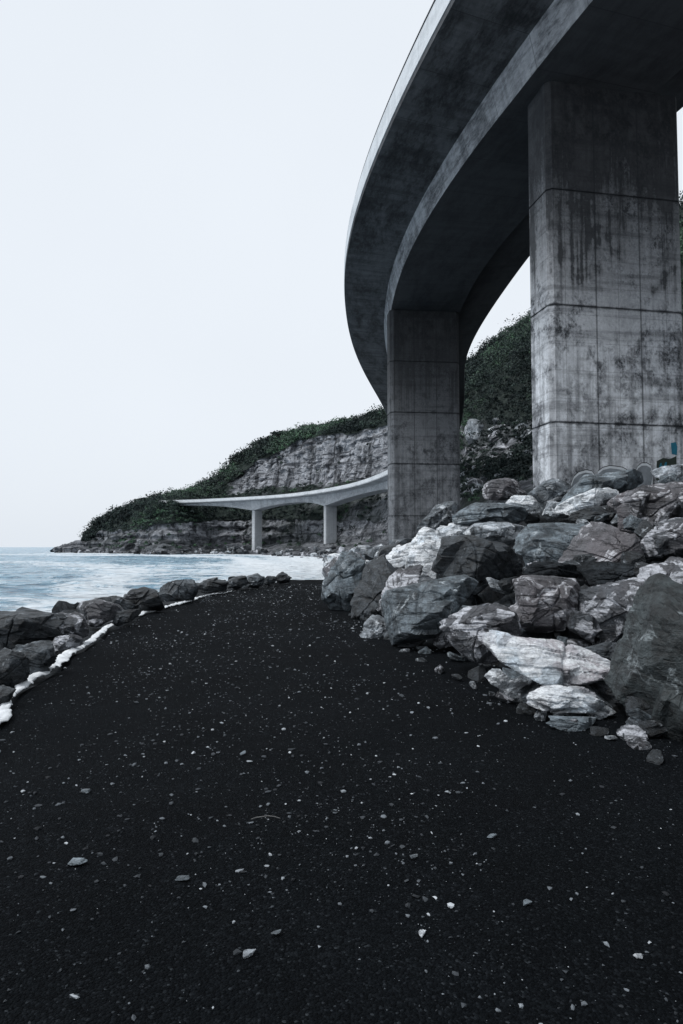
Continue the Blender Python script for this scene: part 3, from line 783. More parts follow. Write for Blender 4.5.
# near pier: corner, edges and rotation surveyed from the picture
A_ANG = R(10.5)
A_C = P(555, 480, 28.6)[:2]
A_W, A_T = 6.45, 2.0
ux, uy = np.array([math.cos(A_ANG), math.sin(A_ANG)]), np.array([-math.sin(A_ANG), math.cos(A_ANG)])
A_M = A_C + ux * (A_W / 2 - 0.1) + uy * A_T / 2
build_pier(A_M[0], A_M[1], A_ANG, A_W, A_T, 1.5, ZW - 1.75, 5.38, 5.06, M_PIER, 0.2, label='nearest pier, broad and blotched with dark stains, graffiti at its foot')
B_ANG = R(5.5); B_W = 6.0
B_M = P(425, 480, 57.0)[:2] + np.array([0, 0.9])
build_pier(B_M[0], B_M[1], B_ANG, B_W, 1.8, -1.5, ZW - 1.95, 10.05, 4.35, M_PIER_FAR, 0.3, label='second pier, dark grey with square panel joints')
for k in (4, 5, 6, 7):
    c, an, top = pier_at(k)
    build_pier(c[0], c[1], an, 5.4, 2.0, -4, top + .05, 6, 6, M_PIER_PALE, label={6: 'pale far pier standing on the rock shelf, right of the two', 7: 'pale far pier standing on the rock shelf, left of the two'}.get(k))

# graffiti on the foot of the near pier (front face plane)
def on_face(px, py, lift):
    d = np.array(ray(px, py)); o = np.array([0, 0, CAM_Z]); n = np.array([math.sin(A_ANG), -math.cos(A_ANG), 0])
    p0 = np.array([A_M[0], A_M[1], 0]) + n * (A_T / 2 + lift)
    t = ((p0 - o) @ n) / (d @ n)
    return o + d * t
def decal(name, pts, lift, mat, parent):
    bm = bmesh.new(); n = Vector((math.sin(A_ANG), -math.cos(A_ANG), 0)); f = bm.faces.new([bm.verts.new(on_face(x, y, lift)) for x, y in pts])
    ext = bmesh.ops.extrude_face_region(bm, geom=[f]); 
    for v in ext['geom']:
        if isinstance(v, bmesh.types.BMVert): v.co += n * 0.003
    bmesh.ops.recalc_face_normals(bm, faces=bm.faces)
    me = bpy.data.meshes.new(name); bm.to_mesh(me); bm.free(); me.materials.append(mat)
    return link(name, me, parent)
def bubble(top, grow):
    return top[:1] and [(top[0][0] - grow, 492)] + [(x, y - grow) for x, y in top] + [(top[-1][0] + grow, 492)]
tops = [[(571, 484), (574, 476), (579, 471.5), (586, 469.5), (592, 470.5), (596, 476)], [(598, 471), (603, 467), (610, 465.2), (617, 466), (623, 467), (628, 470), (630, 476)],
        [(635, 472), (638, 465.5), (642, 462.6), (647, 462.6), (651, 465), (653, 472)]]
gr = None
for q, tp in enumerate(tops):
    for lift, grow, mt, nm in ((0.004, 0.2, M_INK, 'graffiti'), (0.008, -0.6, M_WHITE, 'graffiti_fill'), (0.012, -3.0, M_BLUE, 'graffiti_fill')):
        o = decal(nm, bubble(tp, grow), lift, mt, bridge)
        if q == 0 and nm == 'graffiti': o['label'] = 'white and blue bubble graffiti outlined in black'
d0 = decal('graffiti', [(657, 461), (663, 458), (670, 459), (676.5, 456), (677, 480), (656, 480)], 0.004, M_GREEN, bridge)
decal('graffiti_fill', [(671, 443), (676, 442), (677.5, 447), (677, 455), (672, 454)], 0.008, M_TEAL, bridge)
decal('graffiti_fill', [(659, 468), (660.5, 463), (662, 463), (661.5, 465), (664, 466), (665.5, 462), (667, 462), (666.5, 468), (664, 469)], 0.008, M_TEAL, bridge)

# ------------------------------------------------------------------ rocks
_ico = {}
def ico(n):
    if n not in _ico:
        bm = bmesh.new(); bmesh.ops.create_icosphere(bm, subdivisions=n, radius=1.0)
        bm.verts.ensure_lookup_table()
        v = np.array([q.co[:] for q in bm.verts]); v /= np.linalg.norm(v, axis=1)[:, None]
        f = np.array([[q.index for q in fc.verts] for fc in bm.faces]); bm.free(); _ico[n] = (v, f)
    return _ico[n]
def carve(planes, sub, seed, size, rough=1.0, lay=None):
    """star-shaped stone bounded by planes (n, d), worn and bedded; planes in metres about the origin"""
    d, f = ico(sub)
    N = np.array([p[0] for p in planes], float); ln = np.linalg.norm(N, axis=1); N /= ln[:, None]
    K = np.array([p[1] for p in planes], float)
    dn = d @ N.T
    g0 = np.random.default_rng(seed + 77)
    r = np.where(dn > 1e-3, K / np.maximum(dn, 1e-3), 1e9)
    r = np.sort(r, axis=1)
    r0, r1 = r[:, 0], r[:, 1]
    k = 0.010 * size                                   # worn edges
    h = np.clip(0.5 + 0.5 * (r1 - r0) / k, 0, 1); rr = r1 * (1 - h) + r0 * h - k * h * (1 - h)
    p = d * rr[:, None]
    q = p / size + seed * 3.17
    rr = rr + size * rough * (0.013 * ridged(q * 2.6, seed, 5) + 0.013 * fbm(q * 10, seed + 3, 4))
    la = np.array(lay if lay is not None else (0.3, 0.4, 1.0)); la = la / np.linalg.norm(la)
    # broken ledges along the bedding: every layer is set in by its own amount
    c = (p @ la) / size * 7 + 0.9 * fbm(q * 1.2, seed + 8, 2)
    li = np.floor(c).astype(int); tab = g0.uniform(0, 1, 64) ** 2
    part = np.clip(vnoise(q * 1.7, seed + 15) * 2 + 0.4, 0, 1)
    rr = rr - size * rough * 0.055 * tab[li % 64] * part
    # chips knocked off the edges
    for _ in range(int(12 * rough)):        # blocks broken out: concave steps with two clean faces
        n1 = g0.normal(size=3); n1[1] -= 0.6; n1 /= np.linalg.norm(n1)
        n2 = g0.normal(size=3); n2 -= n1 * (n1 @ n2); n2 /= np.linalg.norm(n2); n2 = n2 + 0.35 * n1; n2 /= np.linalg.norm(n2)
        pp = d * rr[:, None]; s1 = np.max(pp @ n1); s2 = np.max(pp @ n2)
        wob = 0.012 * size * vnoise(q * 6, seed + 33)
        l1 = np.where(d @ n1 > 1e-3, (s1 * g0.uniform(0.58, 0.90) + wob) / np.maximum(d @ n1, 1e-3), 1e9)
        l2 = np.where(d @ n2 > 1e-3, (s2 * g0.uniform(-0.1, 0.75) + wob) / np.maximum(d @ n2, 1e-3), 1e9)
        l2 = np.where((s2 > 0) & (d @ n2 > 1e-3), l2, 1e9)
        rr = np.minimum(rr, np.maximum(np.maximum(l1, np.minimum(l2, 1e9)), 0.62 * rr))
    for _ in range(3):
        n = g0.normal(size=3); n /= np.linalg.norm(n); sup = np.max((d * rr[:, None]) @ n)
        lim = sup * g0.uniform(0.84, 0.95); den = np.maximum(d @ n, 1e-3)
        rr = np.where((d @ n) > 1e-3, np.minimum(rr, lim / den + 0.006 * size * vnoise(q * 9, seed + 31)), rr)
    st = np.abs((c % 1.0) - 0.5) * 2
    rr = rr - size * rough * 0.020 * (st > 0.72) * (0.5 + 0.5 * vnoise(q * 3, seed + 5))
    # a few deep fractures
    g = np.random.default_rng(seed)
    for _ in range(2):
        n = g.normal(size=3); n /= np.linalg.norm(n); o = g.uniform(-.25, .25)
        e = np.abs((p @ n) / size - o + 0.02 * vnoise(q * 5, seed + 21))
        rr = rr - size * 0.030 * rough * np.exp(-(e / 0.011) ** 2)
    return d * rr[:, None], f
def random_stone(seed, sub=4, dims=(1, 1, 1), n=11, rough=1.0):
    g = np.random.default_rng(seed)
    pl = []
    for ax in range(3):
        for s in (-1, 1):
            v = np.zeros(3); v[ax] = s; v += g.normal(size=3) * 0.28; pl.append((v, g.uniform(0.42, 0.56)))
    for _ in range(n - 6):
        v = g.normal(size=3); pl.append((v, g.uniform(0.46, 0.66)))
    v, f = carve(pl, sub, seed, 1.0, rough)
    v -= (v.max(0) + v.min(0)) / 2; v /= (v.max(0) - v.min(0))
    return v * np.array(dims), f
def put(name, v, f, mat, loc, rot=None, smooth=True):
    me = mesh_np(name, v, f, smooth, [mat])
    if smooth:
        try: me.set_sharp_from_angle(angle=R(38))
        except Exception: pass
    return link(name, me, loc=loc, rot=rot)

def hero(outline, D, mat, label, facets=(), sub=5, thick=0.8, seed=1, rough=1.0, name='boulder', group='boulders of the bank on the right', lay=None, side=-0.30):
    """a boulder surveyed from its outline at distance D: side planes through each edge, front facets and a back, real thickness"""
    rough = rough * 1.35
    pts = np.array(outline, float); pts = pts.mean(0) + (pts - pts.mean(0)) * 1.06
    cx, cy = pts.mean(0); c = P(cx, cy, D)
    loc3 = np.array([P(x, y, D) - c for x, y in pts])
    xy = loc3[:, [0, 2]]
    if 0.5 * np.sum(xy[:, 0] * np.roll(xy[:, 1], -1) - np.roll(xy[:, 0], -1) * xy[:, 1]) < 0: xy = xy[::-1]
    w, h = np.ptp(xy[:, 0]), np.ptp(xy[:, 1]); size = (w + h) / 2
    g = np.random.default_rng(seed); pl = []
    for k in range(len(xy)):
        a, b = xy[k], xy[(k + 1) % len(xy)]; e = b - a; n = np.array([e[1], -e[0]]) / (np.linalg.norm(e) + 1e-9)
        dd = max(0.04 * size, float(n @ a)); tl = g.uniform(-0.62, 0.40)
        pl.append((np.array([n[0], tl, n[1]]), dd / math.sqrt(1 + tl * tl) * 1.02))
    T = thick * size
    fs = list(facets) or [(g.uniform(-.5, .3), -1, g.uniform(.2, .7), .40), (g.uniform(.2, .7), -1, g.uniform(-.4, .2), .42)]
    fs = fs + [(g.uniform(-.3, .3), -.55, 1, g.uniform(.36, .46)), (g.uniform(.5, 1.0), -.8, g.uniform(-.5, 0), g.uniform(.36, .46)), (-g.uniform(.6, 1.0), -.8, g.uniform(-.3, .3), g.uniform(.38, .48))]
    for nx, ny, nz, d in fs: pl.append((np.array([nx, ny, nz]), d * T))
    pl.append((np.array([g.uniform(-.2, .2), 1, g.uniform(-.1, .3)]), 0.55 * T))
    v, f = carve(pl, sub, seed, size, rough, lay)
    # keep the surveyed extent after wear
    lo, hi = v.min(0), v.max(0)
    for ax, (mn, mx) in ((0, (xy[:, 0].min(), xy[:, 0].max())), (2, (xy[:, 1].min(), xy[:, 1].max()))):
        v[:, ax] = mn + (v[:, ax] - lo[ax]) / (hi[ax] - lo[ax]) * (mx - mn)
    o = put(name, v, f, ROCK[mat], Vector(c), smooth=False)
    tag(o, label, 'boulder' if name == 'boulder' else 'rock', group)
    return o

def gd(py): return PZ(341, py, 0.0)[1]      # distance of the ground at a pixel row
HEROES = [
 # big clean-faced boulder at the path edge
 dict(outline=[(385, 618), (391, 598), (402, 588), (440, 580), (470, 577), (480, 580), (470, 596), (462, 612), (447, 636), (430, 652), (404, 652), (392, 644)], D=10.6, mat='slate',
      label='large smooth blue-grey boulder with a flat tilted face at the edge of the gravel', facets=[(-.45, -1, .55, .38), (.75, -.8, -.1, .42), (-1, -.35, -.1, .55)], sub=6, seed=3, rough=0.55),
 dict(outline=[(490, 683), (503, 672), (522, 640), (538, 634), (560, 642), (600, 655), (636, 672), (637, 690), (614, 700), (596, 702), (575, 688), (540, 700), (516, 696)], D=6.9, mat='fracture',
      label='pale fractured boulder with pinkish right end, lowest and brightest at the gravel edge', facets=[(-.35, -.9, .75, .34), (.55, -1, .35, .40), (-.1, -1, -.6, .42)], sub=6, seed=9, rough=0.9),
 dict(outline=[(533, 706), (548, 694), (575, 688), (596, 698), (606, 706), (588, 716), (560, 716)], D=6.4, mat='fracture',
      label='broken pinkish slab wedged under the pale fractured boulder', sub=5, seed=12),
 dict(outline=[(548, 722), (560, 716), (585, 717), (598, 722), (590, 729), (566, 731)], D=6.15, mat='slate',
      label='flat pale blue-grey stone lying on the gravel in front of the fractured boulder', sub=5, seed=14),
 dict(outline=[(511, 600), (514, 582), (530, 577), (556, 579), (578, 577), (590, 592), (586, 612), (592, 628), (560, 634), (530, 630), (518, 618)], D=9.0, mat='pink',
      label='purple-brown block with white crust along its top, resting above the fractured boulder', facets=[(-.15, -1, .25, .40), (-.1, -.25, 1, .55)], sub=6, seed=17, side=-.15),
 dict(outline=[(445, 636), (455, 622), (475, 607), (504, 605), (520, 614), (525, 634), (520, 652), (500, 662), (476, 660), (455, 648)], D=8.6, mat='mottled',
      label='mottled pinkish-grey boulder between the smooth boulder and the purple block', sub=6, seed=19, rough=1.3),
 dict(outline=[(438, 562), (444, 546), (460, 538), (484, 536), (512, 540), (527, 553), (526, 570), (508, 578), (470, 580), (448, 576)], D=13.2, mat='dark',
      label='dark rounded boulder behind the smooth blue-grey boulder', facets=[(-.3, -1, .5, .40), (.4, -1, .1, .42)], sub=6, seed=23, rough=0.7),
 dict(outline=[(522, 540), (536, 526), (566, 523), (588, 524), (598, 538), (590, 556), (566, 566), (540, 574), (532, 560)], D=12.4, mat='slate',
      label='angular grey boulder with a shadowed underside, right of the dark rounded one', facets=[(.1, -.35, 1, .36), (-.3, -1, -.15, .46), (.6, -1, -.5, .40)], sub=6, seed=29, rough=0.8),
 dict(outline=[(562, 580), (584, 548), (600, 526), (612, 522), (632, 534), (648, 548), (642, 560), (612, 566), (586, 572)], D=11.0, mat='pink',
      label='pointed slab with a pinkish triangular face leaning among the boulders', facets=[(-.6, -.7, .5, .30), (.5, -1, .15, .34)], sub=6, seed=31, rough=0.9, lay=(.8, .2, .6)),
 dict(outline=[(618, 508), (630, 494), (650, 486), (676, 482), (692, 488), (700, 510), (684, 522), (660, 530), (636, 540), (622, 526)], D=13.2, mat='pink',
      label='big rosy boulder high on the bank below the right side of the near pier', facets=[(-.35, -.8, .8, .40), (.3, -1, -.3, .45)], sub=6, seed=37, rough=0.8),
 dict(outline=[(560, 502), (568, 488), (584, 476), (606, 470), (638, 471), (648, 478), (638, 488), (612, 497), (578, 507)], D=15.6, mat='slate',
      label='long grey slab at the top of the bank against the graffitied pier foot', facets=[(-.2, -.6, 1, .32), (.2, -1, -.2, .4)], sub=6, seed=41, rough=0.7),
 dict(outline=[(562, 512), (572, 500), (592, 491), (616, 488), (622, 496), (606, 506), (582, 516)], D=14.6, mat='white',
      label='thin white-topped slab lying below the long grey slab', sub=5, seed=43),
 dict(outline=[(574, 512), (600, 506), (618, 508), (626, 520), (612, 530), (590, 528), (578, 522)], D=14.0, mat='dark',
      label='dark lump under the thin white-topped slab', sub=5, seed=44),
 dict(outline=[(407, 578), (410, 560), (420, 546), (434, 530), (446, 528), (444, 548), (438, 566), (436, 580), (420, 584)], D=14.8, mat='white',
      label='upright white-faced rock left of the dark rounded boulder', facets=[(-.3, -1, .35, .30), (.6, -1, 0, .36)], sub=5, seed=47, rough=0.8),
 dict(outline=[(322, 596), (334, 574), (346, 556), (358, 552), (366, 568), (362, 596), (352, 616), (336, 612)], D=17.5, mat='slate',
      label='tall upright slab at the far end of the bank, leaning over the gravel', facets=[(-.8, -.8, .3, .28), (.5, -1, 0, .32)], sub=5, seed=53, rough=1.2, lay=(1, .2, .25)),
 dict(outline=[(352, 620), (360, 588), (372, 562), (388, 556), (398, 566), (390, 590), (378, 616), (366, 630)], D=15.0, mat='dark',
      label='leaning dark layered slab next to the tall upright one', facets=[(-.8, -.7, .3, .28), (.5, -1, 0, .32)], sub=5, seed=59, rough=1.2, lay=(1, .1, .3)),
 dict(outline=[(360, 634), (366, 622), (378, 616), (388, 622), (390, 636), (378, 642), (366, 641)], D=12.2, mat='pale',
      label='small pale rock at the gravel edge left of the smooth boulder', sub=4, seed=61),
 dict(outline=[(378, 612), (388, 582), (400, 566), (416, 568), (424, 578), (404, 588), (392, 600), (386, 618)], D=13.6, mat='mottled',
      label='narrow mottled rock squeezed between leaning slab and smooth boulder', sub=5, seed=63),
 dict(outline=[(634, 700), (638, 648), (646, 610), (660, 598), (684, 580), (730, 590), (760, 660), (750, 730), (700, 760), (664, 736), (646, 722)], D=5.9, mat='olive',
      label='huge dark greenish boulder cut off by the right edge of the view', facets=[(-.75, -.8, .25, .42), (.3, -1, .1, .45), (-.3, -.7, .9, .50)], sub=6, seed=68, rough=0.9, lay=(.9, .1, .4)),
 dict(outline=[(588, 600), (600, 588), (622, 582), (648, 580), (660, 596), (648, 622), (626, 640), (600, 644), (590, 626)], D=8.6, mat='mottled',
      label='dark fractured boulder with a pale vein, right of the purple block', facets=[(-.5, -.9, .35, .40), (.4, -1, 0, .42)], sub=6, seed=71, rough=1.1, lay=(.9, .2, .5)),
 dict(outline=[(640, 552), (650, 536), (668, 526), (690, 518), (702, 530), (694, 548), (668, 560), (650, 564)], D=11.0, mat='mottled',
      label='streaked layered slab below the big rosy boulder at the right edge', facets=[(-.2, -.6, 1, .34), (.1, -1, -.2, .42)], sub=5, seed=73, rough=1.3),
 dict(outline=[(650, 590), (656, 572), (672, 562), (700, 558), (706, 590), (684, 600), (662, 602)], D=9.0, mat='mottled',
      label='rough grey boulder above the huge dark greenish one', sub=5, seed=79),
 dict(outline=[(455, 520), (466, 508), (486, 502), (512, 503), (530, 512), (520, 524), (490, 530), (464, 530)], D=17.0, mat='slate',
      label='broad flat grey slab on top of the bank between the two big piers', facets=[(-.1, -.5, 1, .32), (0, -1, -.2, .42)], sub=5, seed=83, rough=0.9),
 dict(outline=[(508, 502), (516, 495), (534, 496), (552, 502), (548, 512), (528, 514), (514, 510)], D=17.2, mat='white',
      label='white stone on top of the bank left of the near pier foot', sub=5, seed=89),
 dict(outline=[(418, 528), (430, 512), (446, 502), (458, 504), (456, 518), (440, 530), (426, 536)], D=20.5, mat='grey',
      label='leaning grey slab below the second pier', sub=5, seed=97),
 dict(outline=[(384, 558), (394, 547), (412, 543), (428, 548), (424, 562), (404, 568), (390, 566)], D=20.0, mat='white',
      label='low white rubble block beneath the second pier', sub=5, seed=101),
 dict(outline=[(578, 664), (590, 648), (614, 642), (636, 650), (640, 664), (622, 670), (600, 664)], D=7.7, mat='dark',
      label='dark slab lying on the back of the pale fractured boulder', sub=5, seed=103),
 dict(outline=[(660, 479), (666, 468), (677, 464), (694, 464), (698, 478), (682, 485), (668, 485)], D=15.4, mat='pale',
      label='pale jagged stone at the very top of the bank by the right edge', sub=5, seed=107, rough=1.4),
 dict(outline=[(532, 496), (544, 484), (560, 478), (570, 484), (562, 494), (544, 502)], D=17.0, mat='grey',
      label='wedge-shaped grey stone touching the left corner of the near pier', sub=5, seed=109),
 dict(outline=[(526, 580), (536, 566), (556, 562), (576, 566), (580, 578), (560, 584), (540, 586)], D=10.6, mat='black',
      label='black boulder in the gap above the purple block', sub=5, seed=113),
 dict(outline=[(588, 580), (604, 566), (632, 562), (650, 566), (648, 582), (622, 590), (600, 590)], D=10.2, mat='black',
      label='black boulder under the pointed slab', sub=5, seed=115),
 dict(outline=[(468, 540), (480, 528), (504, 522), (526, 526), (530, 540), (510, 546), (484, 546)], D=15.0, mat='pale',
      label='pale flat stone lying over the dark rounded boulder', facets=[(-.1, -.5, 1, .30), (0, -1, -.3, .42)], sub=5, seed=127, rough=0.9),
 dict(outline=[(436, 536), (446, 526), (462, 522), (474, 528), (470, 538), (452, 542)], D=17.0, mat='pale',
      label='small pale slab above the upright white-faced rock', sub=5, seed=131),
 dict(outline=[(484, 492), (496, 481), (514, 478), (528, 484), (530, 494), (508, 500), (490, 500)], D=24.0, mat='pink',
      label='dusty rosy rock on the crest of the bank under the green hillside', sub=5, seed=137),
 dict(outline=[(620, 738), (630, 728), (646, 730), (650, 741), (634, 745)], D=5.75, mat='mottled',
      label='small mottled stone on the gravel below the huge greenish boulder', sub=4, seed=139),
 dict(outline=[(486, 680), (494, 670), (504, 672), (508, 682), (498, 688)], D=7.5, mat='pale',
      label='small pale stone at the left tip of the fractured boulder', sub=4, seed=141),
]
for h in HEROES: hero(**h)

LG = 'dark boulders along the sea edge of the path'
LEFT = [
 dict(outline=[(-30, 640), (-10, 622), (20, 615), (44, 617), (55, 630), (50, 646), (24, 652), (-10, 652)], D=8.6, mat='dark', label='long dark boulder above the grey one at the left edge of the view'),
 dict(outline=[(-14, 668), (-4, 654), (12, 650), (22, 660), (22, 680), (8, 692), (-10, 690)], D=7.2, mat='dark', label='rounded black boulder cut by the left edge, nearest to the camera'),
 dict(outline=[(10, 660), (18, 646), (34, 642), (50, 650), (53, 664), (40, 676), (20, 676)], D=7.9, mat='grey', label='light grey boulder just behind the white fabric at the left'),
 dict(outline=[(40, 640), (48, 622), (62, 614), (78, 620), (82, 636), (68, 648), (50, 648)], D=9.6, mat='mottled', label='squat dark boulder right of the long dark one'),
 dict(outline=[(46, 648), (54, 638), (70, 635), (78, 642), (66, 651), (52, 654)], D=8.9, mat='mottled', label='low dark stone against the white fabric'),
 dict(outline=[(70, 618), (80, 604), (98, 600), (118, 606), (122, 618), (104, 626), (82, 626)], D=11.4, mat='mottled', label='flat-topped dark boulder midway along the sea edge'),
 dict(outline=[(90, 606), (100, 598), (120, 597), (132, 604), (128, 612), (108, 614)], D=13.0, mat='dark', label='low black stone behind the flat-topped boulder'),
 dict(outline=[(123, 606), (130, 594), (144, 588), (156, 592), (161, 604), (150, 612), (132, 612)], D=13.6, mat='dark', label='hump-backed dark boulder left of the big grey one'),
 dict(outline=[(156, 596), (162, 586), (178, 580), (192, 584), (195, 594), (184, 601), (166, 602)], D=16.4, mat='grey', label='largest grey boulder on the sea edge, sharp-edged'),
 dict(outline=[(196, 588), (204, 580), (216, 578), (226, 583), (224, 591), (208, 594)], D=19.5, mat='dark', label='dark rounded boulder right of the largest grey one'),
 dict(outline=[(226, 585), (232, 577), (244, 576), (248, 584), (240, 590), (230, 590)], D=22.0, mat='dark', label='small dark boulder left of the twin-topped one'),
 dict(outline=[(242, 586), (248, 577), (258, 574), (264, 580), (262, 587), (250, 589)], D=23.0, mat='grey', label='twin-topped grey boulder near the far end of the sea edge'),
 dict(outline=[(262, 583), (267, 577), (275, 576), (278, 581), (272, 586)], D=25.5, mat='dark', label='low dark stone next to last on the sea edge'),
 dict(outline=[(274, 581), (279, 573), (286, 572), (291, 577), (288, 583), (279, 584)], D=27.0, mat='dark', label='last dark boulder at the far end of the sea edge'),
 dict(outline=[(-24, 622), (-10, 614), (14, 612), (32, 615), (30, 622), (4, 626)], D=11.0, mat='dark', label='flat black ledge rock facing the water at the left edge'),
 dict(outline=[(-18, 706), (-12, 694), (0, 688), (10, 692), (6, 702), (-8, 709)], D=6.75, mat='dark', label='small dark stone under the nearest fold of white fabric'),
 dict(outline=[(112, 622), (118, 612), (130, 610), (138, 615), (132, 622), (120, 626)], D=11.6, mat='dark', label='small dark stone between the flat-topped and the hump-backed boulders'),
]
for k, h in enumerate(LEFT):
    h = dict(h); h['D'] = gd(max(y for _, y in h['outline']) + 1) * 1.0
    hero(sub=6 if k in (0, 1, 2, 8) else 5, seed=200 + k * 3, group=LG, **h)

# ---- rubble between the boulders: copies of a dozen stones
proto = {}
def stone_mesh(k, mat, sub=3):
    key = (k, mat, sub)
    if key not in proto:
        g = random.Random(k)
        v, f = random_stone(500 + k, sub, (1, g.uniform(.6, .95), g.uniform(.4, .75)), 11, 1.1)
        me = mesh_np('rubble_stone', v, f, True, [ROCK[mat]])
        try: me.set_sharp_from_angle(angle=R(35))
        except Exception: pass
        proto[key] = me
    return proto[key]
def scatter(name, me, loc, size, label, cat, group):
    o = link(name, me, loc=Vector(loc), rot=(rnd.uniform(-.5, .5), rnd.uniform(-.5, .5), rnd.uniform(0, 6.28)))
    o.scale = (size * rnd.uniform(.85, 1.2), size * rnd.uniform(.85, 1.2), size * rnd.uniform(.85, 1.15))
    tag(o, label, cat, group); return o
MATS = ['dark', 'black', 'black', 'dark', 'mottled', 'dark', 'black', 'grey', 'dark', 'black']  # mostly black and dark, painting the shade between the boulders
for q in range(60):
    px = rnd.uniform(330, 700); t = rnd.uniform(0.02, 1.0)
    p, y = pile_point(px, t)
    size = rnd.uniform(0.28, 0.75) * (1.0 if p[1] < 20 else 1.25)
    scatter('rubble_stone', stone_mesh(q % 12, MATS[q % 10], 4), (p[0], p[1] + .35, p[2] - 0.34), size, 'rough stone filling the gaps between the big boulders of the bank', 'rock', 'stones filling the boulder bank')
for q in range(165):           # smaller broken pieces jammed on top of the gaps
    px = rnd.uniform(335, 690); t = rnd.uniform(0.10, 1.0)
    p, y = pile_point(px, t)
    scatter('broken_rock', stone_mesh(20 + q % 10, ['grey', 'dark', 'slate', 'mottled', 'pale', 'dark'][q % 6], 5), (p[0], p[1] + .1, p[2] - 0.08), rnd.uniform(0.13, 0.5) * (0.8 + p[1] / 40), 'broken angular piece jammed among the big boulders of the bank', 'rock', 'broken pieces on the boulder bank')
for q in range(20):            # toe of the bank
    px = 330 + 340 * (q + rnd.random()) / 20
    p, y = pile_point(px, rnd.uniform(-0.03, 0.02))
    scatter('rubble_stone', stone_mesh(q % 12, ['pale', 'grey', 'mottled', 'dark'][q % 4], 4), (p[0], p[1], 0.02), rnd.uniform(0.06, 0.20), 'small loose stone at the foot of the boulder bank on the gravel', 'stone', 'loose stones at the foot of the bank')
for q in range(104):           # sea edge
    y = 5.5 + 28 * rnd.random() ** 1.2 if q < 84 else rnd.uniform(-1.5, 6)
    dx = rnd.uniform(0.65, 3.6); x = path_l(np.array([y]))[0] - dx
    z = -0.06 - 0.55 * max(0, dx - 2.4)
    scatter('rubble_stone', stone_mesh(q % 12, ['black', 'dark', 'black', 'dark', 'grey'][q % 5], 3), (x, y, z), rnd.uniform(0.2, 0.36) if dx < 1.3 else rnd.uniform(0.3, 0.95), 'dark wet stone packed between the boulders along the sea edge', 'rock', 'stones along the sea edge')
for q in range(34):            # the far end of the near bank, and below the second pier
    px = rnd.uniform(330, 470); D = rnd.uniform(32, 58)
    zb = np.interp(px, PILE[:, 0], PILE[:, 4])
    p = P(px, 560, D)
    scatter('rubble_stone', stone_mesh(q % 12, ['pale', 'grey', 'dark', 'mottled', 'white'][q % 5], 3), (p[0], D, min(zb, P(px, 543, D)[2] - .3) + rnd.uniform(-.5, .25)), rnd.uniform(0.8, 2.2), 'broken rock in the rubble around the foot of the second pier', 'rock', 'rubble round the second pier')
for q in range(170):           # rock shelf under the distant spans
    px = rnd.uniform(185, 392)
    Ds, Zs = hill_profile(px)
    u = rnd.random() ** 0.7
    D = Ds[0] * 1.0 + (Ds[1] - Ds[0]) * u; z = Zs[0] + (Zs[1] - Zs[0]) * u
    size = rnd.uniform(1.2, 4.0) * (D / 280)
    p = P(px, 550, D)
    scatter('shelf_rock', stone_mesh(q % 12, ['dark', 'mottled', 'grey', 'dark', 'pale', 'black'][q % 6], 3), (p[0], D, max(z, SEA - .2) + 0.1 * size), size, 'weathered rock on the shore shelf below the distant bridge', 'rock', 'rocks on the shore shelf')
for q in range(46):            # foot of the headland in the surf
    px = rnd.uniform(58, 200); Ds, Zs = hill_profile(px)
    D = Ds[0] + rnd.uniform(-3, 4); p = P(px, 551, D)
    scatter('shelf_rock', stone_mesh(q % 12, ['black', 'dark', 'mottled'][q % 3], 3), (p[0], D, SEA + rnd.uniform(0, .6)), rnd.uniform(1.5, 4.5), 'dark rock at the foot of the headland in the surf', 'rock', 'rocks at the foot of the headland')

for q in range(64):            # pale outcrops among the scrub of the hillside behind the piers
    px = rnd.choice([rnd.uniform(455, 540), rnd.uniform(455, 540), rnd.uniform(672, 700)]); Ds, Zs = hill_profile(px)
    tq = rnd.uniform(1.5, 5.0); D = np.interp(tq, range(10), Ds); z = np.interp(tq, range(10), Zs); p = P(px, 500, D)
    scatter('hillside_rock', stone_mesh(q % 12, ['mottled', 'grey', 'pale', 'mottled', 'grey'][q % 5], 4), (p[0], D, z - .35), rnd.uniform(1.6, 4.6) * (D / 120), 'pale outcropping rock among scrub on the hillside behind the near piers', 'rock', 'rocks on the hillside')

